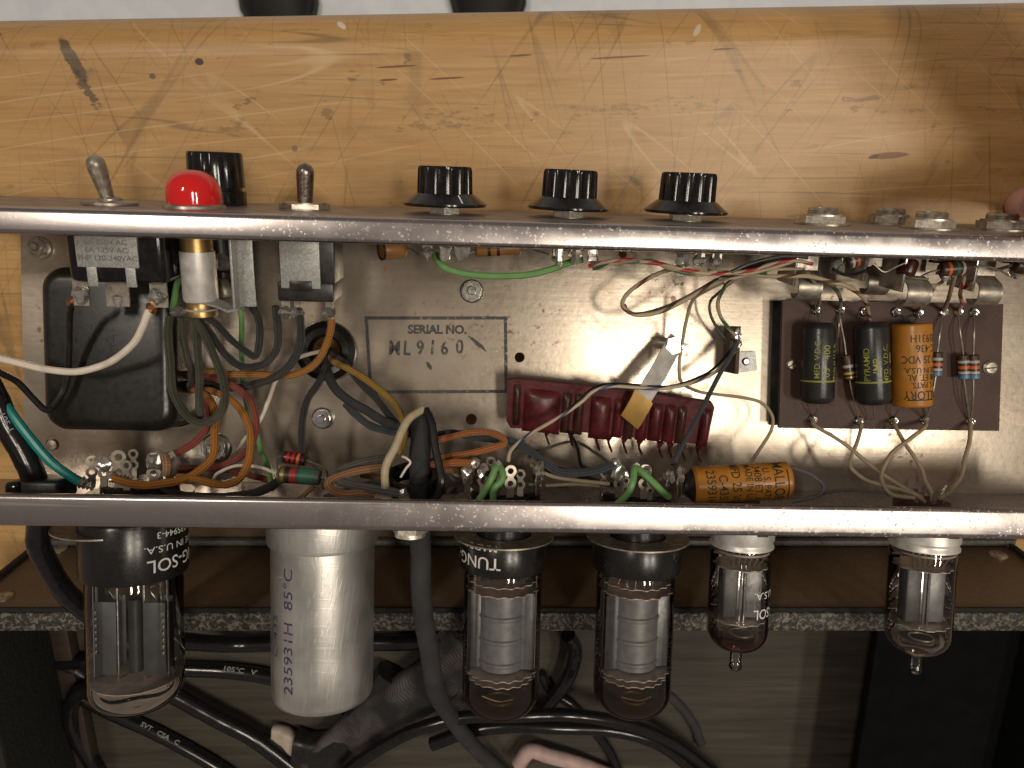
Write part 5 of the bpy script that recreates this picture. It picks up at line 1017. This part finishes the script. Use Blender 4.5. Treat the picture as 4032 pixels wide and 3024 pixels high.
# ------------------------------------------------------------------ tubes on the outside of the lower wall (z runs down the picture, +y to the camera)
def retainer(t, r):
    part(t, 'retainer_ring', MB().lathe([(r*.55, 9.2), (r, 9.6), (r, 10.1), (r*.55, 9.7)], 56, close=True), M['dull_steel'])
    part(t, 'socket_collar', MB().lathe([(.1, .7), (r*.52, .7), (r*.52, 10.5), (.1, 10.5)], 36), M['bakelite'])
def envelope(r, z0, zd, zt, tipped=False):
    pr = [(r*.97, z0), (r, z0+4), (r, zd)]
    for a in range(10, 91, 8): pr.append((max(.12, r*math.cos(rad(a))**.8), zd+(zt-zd)*math.sin(rad(a))))
    if tipped: pr = pr[:-2]+[(2.3, zt-.6), (2.1, zt+.6), (2.0, zt+5.2), (2.4, zt+6.3), (1.9, zt+7.4), (.1, zt+7.8)]
    return pr
def glass(t, prof, mat, n=56):
    m = MB(); m.lathe(prof, n); m.f = [f for f in m.f if not (len(f) == n and all(abs(m.v[i].z-prof[0][1]) < 1e-6 for i in f))]
    return part(t, 'glass_envelope', m, mat, sharp=60)
def mica(t, z, r, teeth=18):
    part(t, 'mica_spacer', MB().lathe([(.1, z), (r, z), (r, z+.35), (.1, z+.35)], 72, rmod=lambda a, j: 1-(.07 if math.sin(a*teeth) > 0 else 0) if j in (1, 2) else 1), M['mica'])
def tube_len(F, px, py, h): return inF(F, px, py, h).z
# rectifier
h = 32; F = wallF(532, 2300, h); t = thing('vacuum_tube', F, 'large clear glass rectifier tube at the left end with black base', 'vacuum tube', 'glass vacuum tubes')
rb = size_at(396, h)/2; rg = size_at(356, h)/2; zb = tube_len(F, 532, 2318, h+rb); zt = tube_len(F, 532, 2788, h)
part(t, 'retainer_ring', MB().lathe([(10, 8.0), (18.5, 8.0), (18.5, 8.5), (10, 8.5)], 56, close=True).xf(T(-8, 0, 0)), M['dull_steel'])
part(t, 'base', MB().lathe([(.1, 4.5), (rb*.98, 4.5), (rb, 5.5), (rb, zb-1), (rb*.985, zb), (.1, zb)], 64), M['bakelite'])
mb = MB()
wrap(mb, 'TUNG-SOL', 6.2, rb, zb-6.0, 1.55, 0, 1, .1, 1.05, .03); wrap(mb, 'MADE IN U.S.A.', 3.3, rb, zb-11.5, 1.38, 0, 1, .1, 1.25); wrap(mb, '235944-3', 3.2, rb, zb-16.2, 1.2, 0, 1, .1, 1.1)
part(t, 'printed_text', mb, M['white_paint'], flat=True)
GL = thin_glass('clear_glass', (.955, .965, .95), 1.0); glass(t, envelope(rg, zb-.5, zt-rg*.62, zt), GL)
for s in (-1, 1):
    xo = s*7.2-.4
    part(t, 'anode_plate', MB().box(xo+s*1.2, 3.6, (zb+10+zt-14)/2, 7.5, .5, zt-24-zb, .1).box(xo+s*1.2, -3.6, (zb+10+zt-14)/2, 7.5, .5, zt-24-zb, .1).lathe([(.1, zb+10), (2.4, zb+10), (2.4, zt-14), (.1, zt-14)], 14), M['anode_dark'])
    for xx in (xo-s*2.6, xo+s*5.4): part(t, 'support_rod', MB().tube([(xx, 2.5, zb), (xx, 2.5, zt-9)], .5, 8, False), M['bright'])
    part(t, 'filament_hook', MB().tube([(xo, 0, zb+10), (xo-1.5, 1, zb+6), (xo+2, 3, zb+4.5), (xo+4, 4, zb+5.5)], .3, 6), M['bright'])
    m = MB()
    for i in range(7): m.box(xo+s*4.2, 4.0, zb+14+i*(zt-zb-36)/6, 1.0, .5, 1.5, .2)
    part(t, 'anode_slot', m, M['lug'])
part(t, 'mica_spacer', MB().lathe([(.1, zt-12.2), (rg*.93, zt-12.2), (rg*.93, zt-11.9), (.1, zt-11.9)], 56), M['mica'])
part(t, 'getter_plate', MB().box(-.5, -2, zb+26, 4, .3, 9, .1), M['plug_white'])
part(t, 'glass_stem', MB().lathe([(.1, zb-1), (8, zb-1), (5, zb+3), (.1, zb+4)], 20), GL)
# filter can
h = 31; F = wallF(1272, 2400, h); t = thing('can_capacitor', F, 'tall scuffed aluminium filter capacitor can beside the rectifier', 'capacitor')
rc_ = size_at(401, h)/2; rk = size_at(433, h)/2; zk = tube_len(F, 1270, 2192, h+rc_); zt = tube_len(F, 1275, 2834, h+rc_*.95)
part(t, 'collar', MB().lathe([(.1, 1), (rk*.96, 1), (rk, 2), (rk, zk-1.4), (rk*.985, zk-.3), (rc_*1.0, zk+.2), (.1, zk+.3)], 64), M['can'])
part(t, 'body', MB().lathe([(.1, zk-.5), (rc_, zk-.5), (rc_, zk+10), (rc_, zk+25), (rc_, zk+40), (rc_*.99, zt-2.8), (rc_*.96, zt-1.2), (rc_*.9, zt-.4), (rc_*.84, zt), (.1, zt)], 64), M['can'])
mb = MB(); zm = (zk+zt)/2
wrap(mb, '235931H  85\u00b0C', 5.3, rc_, zm-1.5, -.47, 270, 1, .08, 1.3, -.02); wrap(mb, 'C-435', 4.4, rc_, zm+1.5, -.86, 270, 1, .08, 1.4, -.03); wrap(mb, '25     25', 4.0, rc_, zm-.5, -1.2, 270, 1, .08, 1.5, -.02)
part(t, 'printed_text', mb, M['blue_print'], flat=True)
part(t, 'base_rim', MB().lathe([(rc_*.7, .7), (rk*.9, .7), (rk*.9, 1.2), (rc_*.7, 1.2)], 48, close=True), M['dull_steel'])
# beam power tubes
GP = None
def power_tube(label, pxc, h, pxw, pxg, basey, boty, text, rot):
    F = wallF(pxc, 2300, h); t = thing('vacuum_tube', F @ Matrix.Rotation(rad(rot), 4, 'Z'), label, 'vacuum tube', 'glass vacuum tubes')
    F = F @ Matrix.Rotation(rad(rot), 4, 'Z')
    rb = size_at(pxw, h)/2; rg = size_at(pxg, h)/2; zb = tube_len(F, pxc, basey, h+rb); zt = tube_len(F, pxc, boty, h)
    retainer(t, rb*1.15)
    part(t, 'base', MB().lathe([(.1, 10.1), (rb*.98, 10.1), (rb, 10.8), (rb, zb-1), (rb*.985, zb), (.1, zb)], 64), M['bakelite'])
    if text:
        mb = MB(); wrap(mb, 'TUNG-SOL', 5.9, rb, zb-5.2, -1.02, 0, 1, .1, 1.1, .03); wrap(mb, 'MADE IN U.S.A.', 3.0, rb, zb-10.3, -.95, 0, 1, .1, 1.35); part(t, 'printed_text', mb, M['white_paint'], flat=True)
    g = thin_glass('tube_glass', (.94, .935, .92), 1.0, (zt-14, zt-6, (.055, .03, .02), .8, zt+9)); glass(t, envelope(rg, zb-.5, zt-rg*.72, zt), g)
    za, zc = zb+9, zt-19
    mica(t, za-1.6, rg*.95); mica(t, za-4.6, rg*.9); mica(t, zc+.8, rg*.95); mica(t, zc+3.6, rg*.86)
    ra = rg*.60
    def flat(a, j): return 1.0
    m = MB()
    prof = [(ra, za)]
    for i in range(1, 4):
        z = za+(zc-za)*i/3.3; prof += [(ra, z-.9), (ra*1.06, z-.45), (ra*1.06, z+.45), (ra, z+.9)]
    prof += [(ra, zc)]
    part(t, 'anode', MB().lathe(prof, 40, rmod=lambda a, j: .98 if abs(math.cos(a)) > .25 else 1.0), M['anode'])
    for s in (-1, 1):
        part(t, 'anode_wing', MB().box(s*(ra+1.2), 3.4, (za+zc)/2, 4.4, .7, zc-za, .1), M['anode'])
        part(t, 'support_rod', MB().tube([(s*(ra+3.6), 1.0, za-6), (s*(ra+3.6), 1.0, zc+4)], .5, 8, False), M['lug'])
    for i in range(6):
        x = -8+i*3.2; part(t, 'lead_wire', MB().tube([(x*.8, 5+(i % 2), zb-1), (x, 4.5, za-4.5)], .35, 6, False), M['bright'] if i % 3 else M['copper'])
    part(t, 'getter_ring', MB().lathe([(4.2, zt-7.2), (5.0, zt-7.2), (5.0, zt-6.6), (4.2, zt-6.6)], 30, close=True).xf(T(0, 2, 0)), M['brass'])
    part(t, 'getter_wire', MB().tube([(-6, 6, zt-9.5), (0, 7.5, zt-8.6), (5, 6.5, zt-9.2)], .3, 6), M['brass'])
power_tube('power tube with white lettering on its black base, beside the output cable', 1980, 32, 346, 312, 2282, 2812, True, 6)
power_tube('power tube with a plain black base, right of the lettered one', 2503, 32, 356, 314, 2290, 2808, False, -8)
# miniature tubes
def mini(label, pxc, pxb, h, pxg, sky, boty, text, gcol):
    F = wallF(pxc, 2200, h); t = thing('vacuum_tube', F, label, 'vacuum tube', 'glass vacuum tubes'); rg = size_at(pxg, h)/2
    zs = tube_len(F, pxc, sky, h+rg); zt = tube_len(F, pxb, boty, h)
    m = MB().lathe([(rg*.75, .8), (rg*1.0, .8), (rg*1.02, 2), (rg*1.02, zs-3), (rg*.97, zs-2.2), (rg*.97, zs-1.4), (rg*1.01, zs-.6), (rg*1.01, zs), (rg*.93, zs), (rg*.93, 1.0)], 48, close=True); part(t, 'metal_skirt', m, M['aluminium'])
    part(t, 'skirt_slot', MB().box(3.3, rg*.985, zs-6.6, 3.6, 1.2, 1.3, .1), M['black'])
    part(t, 'spring_clip', MB().tube([(rg*.95, 1, .9), (rg*1.22, 1.5, 1.2), (rg*1.32, 2, 4), (rg*1.22, 2, 6.5), (rg*1.02, 2, 8)], .45, 6), M['bright'])
    g = thin_glass('mini_glass', (.94, .93, .91), 1.0, (zt-9.5, zt-2.0, gcol[:3], gcol[3], zt+.3)); glass(t, envelope(rg*.96, zs-3, zt-rg*.75, zt, True), g)
    za, zc = zs+8, zt-13
    mica(t, za-1, rg*.86, 11); mica(t, zc+.6, rg*.86, 11)
    for s in (-1, 1):
        part(t, 'anode', MB().box(s*4.1, .5, (za+zc)/2, 6.2, 5.5, zc-za, .5), M['anode'] if s > 0 else M['anode_dark'])
        part(t, 'support_rod', MB().tube([(s*.8, 3.8, za-1.5), (s*.8, 3.8, zc+1.5)], .42, 8, False), M['bright'])
    part(t, 'shield_strip', MB().box(-.9, 3.4, (za+zc)/2, 2.0, .4, zc-za, .1), M['bright'])
    part(t, 'seal_ring', MB().lathe([(rg*.84, zs+1.2), (rg*.90, zs+1.2), (rg*.90, zs+1.9), (rg*.84, zs+1.9)], 40, close=True), M['plug_white'])
    for i in range(7):
        x = -6.6+i*2.2; part(t, 'lead_wire', MB().tube([(x, 5, zs-1), (x, 5, zs+3), (x*.8, 3.5, za-1)], .35, 6), M['lug'])
    part(t, 'getter_ring', MB().lathe([(3.8, zt-6.4), (4.4, zt-6.4), (4.4, zt-6.0), (3.8, zt-6.0)], 28, close=True).xf(T(1.5, 0, 0)), M['lug'])
    if text:
        mb = MB(); wrap(mb, 'TUNG-SOL', 5.0, rg*.96, zc-4, 1.25, 0, 1, .1, .95, .02); wrap(mb, 'U.S.A.', 3.6, rg*.96, zc-10.5, .62, 0, 1, .1, 1.1); part(t, 'printed_text', mb, M['white_paint'], flat=True)
mini('small miniature tube with white lettering, left of the two', 2916, 2900, 32, 250, 2180, 2556, True, (.07, .02, .015, .82))
mini('small miniature tube without lettering at the right end', 3633, 3590, 32, 262, 2186, 2572, False, (.16, .10, .07, .25))
# hex strain relief nut of the output cable
F = wallF(1615, 2090, 40); m = MB(); hexnut(m, 0, 0, .7, 6.2, 7.4, .1); solo('cable_gland', m, M['nut_white'], F, 'pale hexagonal cable gland under the lower rim beside the output cable', 'cable gland', sharp=25)
# ------------------------------------------------------------------ cords and cables
def wc_(label, pts, dpx, mat, sub=9, n=12, name='cable', cat='cable'): return wire(name, label, cat, pts, dpx*1.22, mat, n, G4, sub)
wc_('black power cord through the strain relief, bending behind the rectifier tube', [C(-110, 1400, 42), C(-20, 1565, 44), C(28, 1665, 43), C(82, 1775, 42), C(135, 1885, 40), C(148, 1960, 36), C(148, 2075, 30), C(152, 2140, 28), C(178, 2215, 24), C(232, 2300, 18), C(310, 2378, 12), C(420, 2450, 6), W(540, 2500, 50), W(711, 2523, 34), W(900, 2534, 20), W(1066, 2534, 16), W(1280, 2534, 14), W(1468, 2532, 14), W(1641, 2526, 14), W(1814, 2500, 14), W(1960, 2470, 14), W(2080, 2455, 13)], 70, 'w_cable')
wc_('black output cable dropping between the filter can and lettered power tube', [C(1660, 1625, 36), C(1658, 1700, 37), C(1655, 1800, 38), C(1652, 1900, 38), C(1650, 1990, 36), C(1650, 2090, 34), C(1655, 2200, 34), C(1660, 2300, 34), C(1670, 2450, 32), C(1688, 2560, 28), C(1714, 2706, 18), W(1759, 2797, 40), W(1850, 2924, 26), W(1960, 3030, 18), W(2060, 3130, 16)], 66, 'sleeve')
z0_ = FLZ
wc_('black mains cable with white print crossing between rectifier and filter can', [W(200, 2604, z0_+4), W(400, 2610, z0_+5), W(560, 2622, z0_+5), W(711, 2634, z0_+5), W(911, 2643, z0_+5), W(1075, 2668, z0_+5), W(1250, 2720, z0_+5), W(1420, 2820, z0_+4)], 66, 'w_cable')
wc_('black cable slanting down to the right below the rectifier, thicker one', [W(360, 2560, z0_+8), W(520, 2640, z0_+9), W(684, 2733, z0_+9), W(866, 2833, z0_+9), W(1003, 2906, z0_+9), W(1167, 3030, z0_+9), W(1300, 3140, z0_+9)], 80, 'w_cable')
wc_('black cable slanting below the rectifier, thinner one with print', [W(290, 2730, z0_+4), W(437, 2806, z0_+4), W(638, 2897, z0_+4), W(866, 3026, z0_+4), W(960, 3100, z0_+4)], 62, 'w_cable')
wc_('black cable curling down at the left of the cabinet beside the corner block', [W(430, 2715, z0_+14), W(355, 2712, z0_+14), W(292, 2748, z0_+12), W(275, 2830, z0_+8), W(310, 2924, z0_+5), W(380, 3026, z0_+4), W(430, 3110, z0_+4)], 66, 'w_cable')
wc_('dark cable lying behind the left end of the cabinet interior', [W(130, 2600, z0_+5), W(240, 2610, z0_+4), W(330, 2660, z0_+4), W(430, 2740, z0_+3.5), W(520, 2760, z0_+3.5)], 60, 'w_black')
wc_('black cable arching from the lower middle over the right below the power tubes', [W(1330, 3090, z0_+20), W(1386, 3024, z0_+22), W(1504, 2943, z0_+24), W(1641, 2872, z0_+26), W(1823, 2826, z0_+26), W(2016, 2818, z0_+26), W(2153, 2815, z0_+25), W(2290, 2818, z0_+24), W(2472, 2851, z0_+20), W(2654, 2924, z0_+15), W(2800, 3030, z0_+8), W(2880, 3110, z0_+5)], 54, 'w_cable')
wc_('second black cable running just under the arching one below the power tubes', [W(1700, 2930, z0_+10), W(1850, 2878, z0_+11), W(2016, 2860, z0_+12), W(2200, 2862, z0_+12), W(2400, 2872, z0_+10), W(2560, 2912, z0_+8), W(2680, 2985, z0_+5), W(2760, 3070, z0_+4)], 60, 'w_cable')
wc_('black cable bending down between the two power tubes', [W(2236, 2500, z0_+16), W(2264, 2560, z0_+12), W(2250, 2640, z0_+10), W(2210, 2712, z0_+8), W(2150, 2780, z0_+6), W(2090, 2860, z0_+4)], 62, 'w_cable')
wc_('thin black cable crossing behind the power tubes toward the bottom', [W(2130, 2650, z0_+3), W(2170, 2720, z0_+3), W(2260, 2780, z0_+3), W(2330, 2860, z0_+3), W(2400, 2960, z0_+3), W(2440, 3050, z0_+3)], 44, 'w_cable')
wc_('brown shadowed cable arc at the right of the arching cables', [W(2560, 2690, z0_+2), W(2660, 2760, z0_+2), W(2730, 2850, z0_+2), W(2760, 2930, z0_+2)], 40, 'sleeve')  # dark tube lying low on the cabinet floor
wc_('pinkish grey flat cord at the bottom edge below the lettered power tube', [W(2040, 3010, z0_+8), W(2090, 2960, z0_+9), W(2160, 2975, z0_+9), W(2280, 3010, z0_+8), W(2400, 3050, z0_+6), W(2500, 3090, z0_+6)], 66, 'pink')
# prints on the mains cable and cords
def cable_text(label, s, pa, pb, r, size):
    par = next(o for o in bpy.data.objects if o.get('label') == label); o = Vector(par.matrix_world.translation)*1000
    A, B = Vector(pa), Vector(pb); mid = (A+B)/2; n_ = (CAMP-mid).normalized(); F = frame(mid+n_*(r*1.04), n_, (B-A))
    vs, fs = text2d(s, size, 1.25, .03); part(par, 'printed_text', MB().add([(F @ Vector((u, v, 0)))-o for u, v in vs], fs), M['grey_print'], flat=True)
LM = 'black mains cable with white print crossing between rectifier and filter can'; LT = 'black cable slanting below the rectifier, thinner one with print'
rm = 66*1.22/22; rt_ = 62*1.22/22
cable_text(LM, '105\u00b0C   VW-1', W(880, 2632, z0_+5), W(1065, 2658, z0_+5), rm, 3.0)
cable_text(LT, 'SVT   CSA   C', W(540, 2842, z0_+4), W(720, 2936, z0_+4), rt_, 2.8)
cable_text('black power cord through the strain relief, bending behind the rectifier tube', '105-1', C(6, 1630, 44), C(42, 1695, 43), 70*1.22/22, 2.4)
# dusty strap and plug lying among the cables
def slab(name, label, cat, pts, w, th, mat, rumple=1.0):
    pts = [Vector(p) for p in pts]; o = pts[0]; mb = MB(); q = [p-o for p in pts]; n = 26; m = 12; vs = []; fs = []
    def ev(t):
        k = min(len(q)-2, int(t*(len(q)-1))); u = t*(len(q)-1)-k; a = q[max(k-1, 0)]; b, c = q[k], q[k+1]; d = q[min(k+2, len(q)-1)]
        return .5*((2*b)+(c-a)*u+(2*a-5*b+4*c-d)*u*u+(3*b-a-3*c+d)*u**3)
    for i in range(n+1):
        t = i/n; p = ev(t); tg = (ev(min(1, t+.02))-ev(max(0, t-.02))).normalized(); sd = tg.cross(Vector((0, 0, 1))).normalized()
        for j in range(m):
            a = 2*math.pi*j/m; x = math.copysign(abs(math.cos(a))**.6, math.cos(a))*w/2; z = math.copysign(abs(math.sin(a))**.6, math.sin(a))*th/2
            z += rumple*(math.sin(i*.9+j*.7)*.6+math.sin(i*.43-j*1.1)*.8)*.5
            vs.append(p+sd*x+Vector((0, 0, z)))
    for i in range(n):
        for j in range(m): fs.append((i*m+j, i*m+(j+1) % m, (i+1)*m+(j+1) % m, (i+1)*m+j))
    fs += [tuple(range(m)), tuple(n*m+j for j in range(m-1, -1, -1))]
    return solo(name, mb.add(vs, fs), mat, T(*o), label, cat, sharp=80)
slab('webbing_strap', 'dusty black woven strap crumpled between the filter can and power tubes', 'strap', [W(1240, 3060, z0_+9), W(1380, 2920, z0_+11), W(1520, 2810, z0_+13), W(1680, 2700, z0_+12), W(1800, 2580, z0_+9), W(1850, 2520, z0_+8)], 25, 10, M['fabric'], 2.2)
slab('power_plug', 'black mains plug under the bottom of the filter can', 'plug', [W(1160, 2945, z0_+6), W(1240, 2965, z0_+8), W(1350, 2930, z0_+9), W(1460, 2800, z0_+9), W(1560, 2660, z0_+8)], 20, 13, M['w_black'], .6)
slab('cord_end', 'cream plastic plug end poking out left of the black plug', 'plug', [W(1075, 2895, z0_+5), W(1110, 2900, z0_+5), W(1165, 2945, z0_+6)], 11, 7, M['plug_white'], .5)
slab('cloth_lump', 'rumpled black cloth lump beside the lettered power tube', 'cloth', [W(1700, 2500, z0_+6), W(1800, 2580, z0_+7), W(1790, 2700, z0_+7), W(1880, 2760, z0_+5)], 17, 9, M['fabric'], 1.6)
# ------------------------------------------------------------------ hand steadying the chassis, forearm out of frame
def hand():
    sk = bpy.data.meshes.new('hand'); vs = []; es = []; rs = []
    def chain(start, pts):
        prev = start
        for p, r in pts:
            vs.append(Vector(p)*.001); rs.append(r*.001); i = len(vs)-1
            if prev is not None: es.append((prev, i))
            prev = i
        return prev
    wr = C(4420, 640, 6); pm = C(4300, 830, -2); kn = C(4200, 900, -6)
    i0 = chain(None, [(wr, 24)])
    el = CAMP+Vector((0, 0, 0)); e1 = W(4640, 250, 62); e2 = W(4950, -700, 100)
    chain(i0, [(e1, 27), (e2, 33)])
    i1 = chain(i0, [(pm, 21)])
    for k, (a, b, c, r) in enumerate((((4170, 760, -4), (4060, 792, -6), (3965, 852, -8), 8.6), ((4170, 850, -7), (4060, 880, -8), (3950, 905, -9), 8.6), ((4180, 930, -7), (4090, 970, -9), (4010, 1010, -9), 8.2), ((4200, 1000, -7), (4130, 1050, -8), (4070, 1090, -8), 7.2))):
        i2 = chain(i1, [(C(*a), 10.5), (C(*b), r), (C(*c), r*.86)])
    chain(i0, [(C(4250, 700, 36), 13), (C(4190, 760, 58), 10.5), (C(4140, 830, 72), 9)])
    o0 = vs[0].copy(); sk.from_pydata([v-o0 for v in vs], es, []); ob = bpy.data.objects.new('person', sk); ob.location = o0; link(ob)
    md = ob.modifiers.new('skin', 'SKIN'); md.use_smooth_shade = True
    for i, d in enumerate(sk.skin_vertices[0].data): d.radius = (rs[i], rs[i]); d.use_root = (i == 0)
    ob.modifiers.new('sub', 'SUBSURF').levels = 2; ob.modifiers['sub'].render_levels = 2
    sk.materials.append(M['skin']); tag(ob, 'bare hand at the right edge steadying the chassis end with its fingers', 'person')
hand()
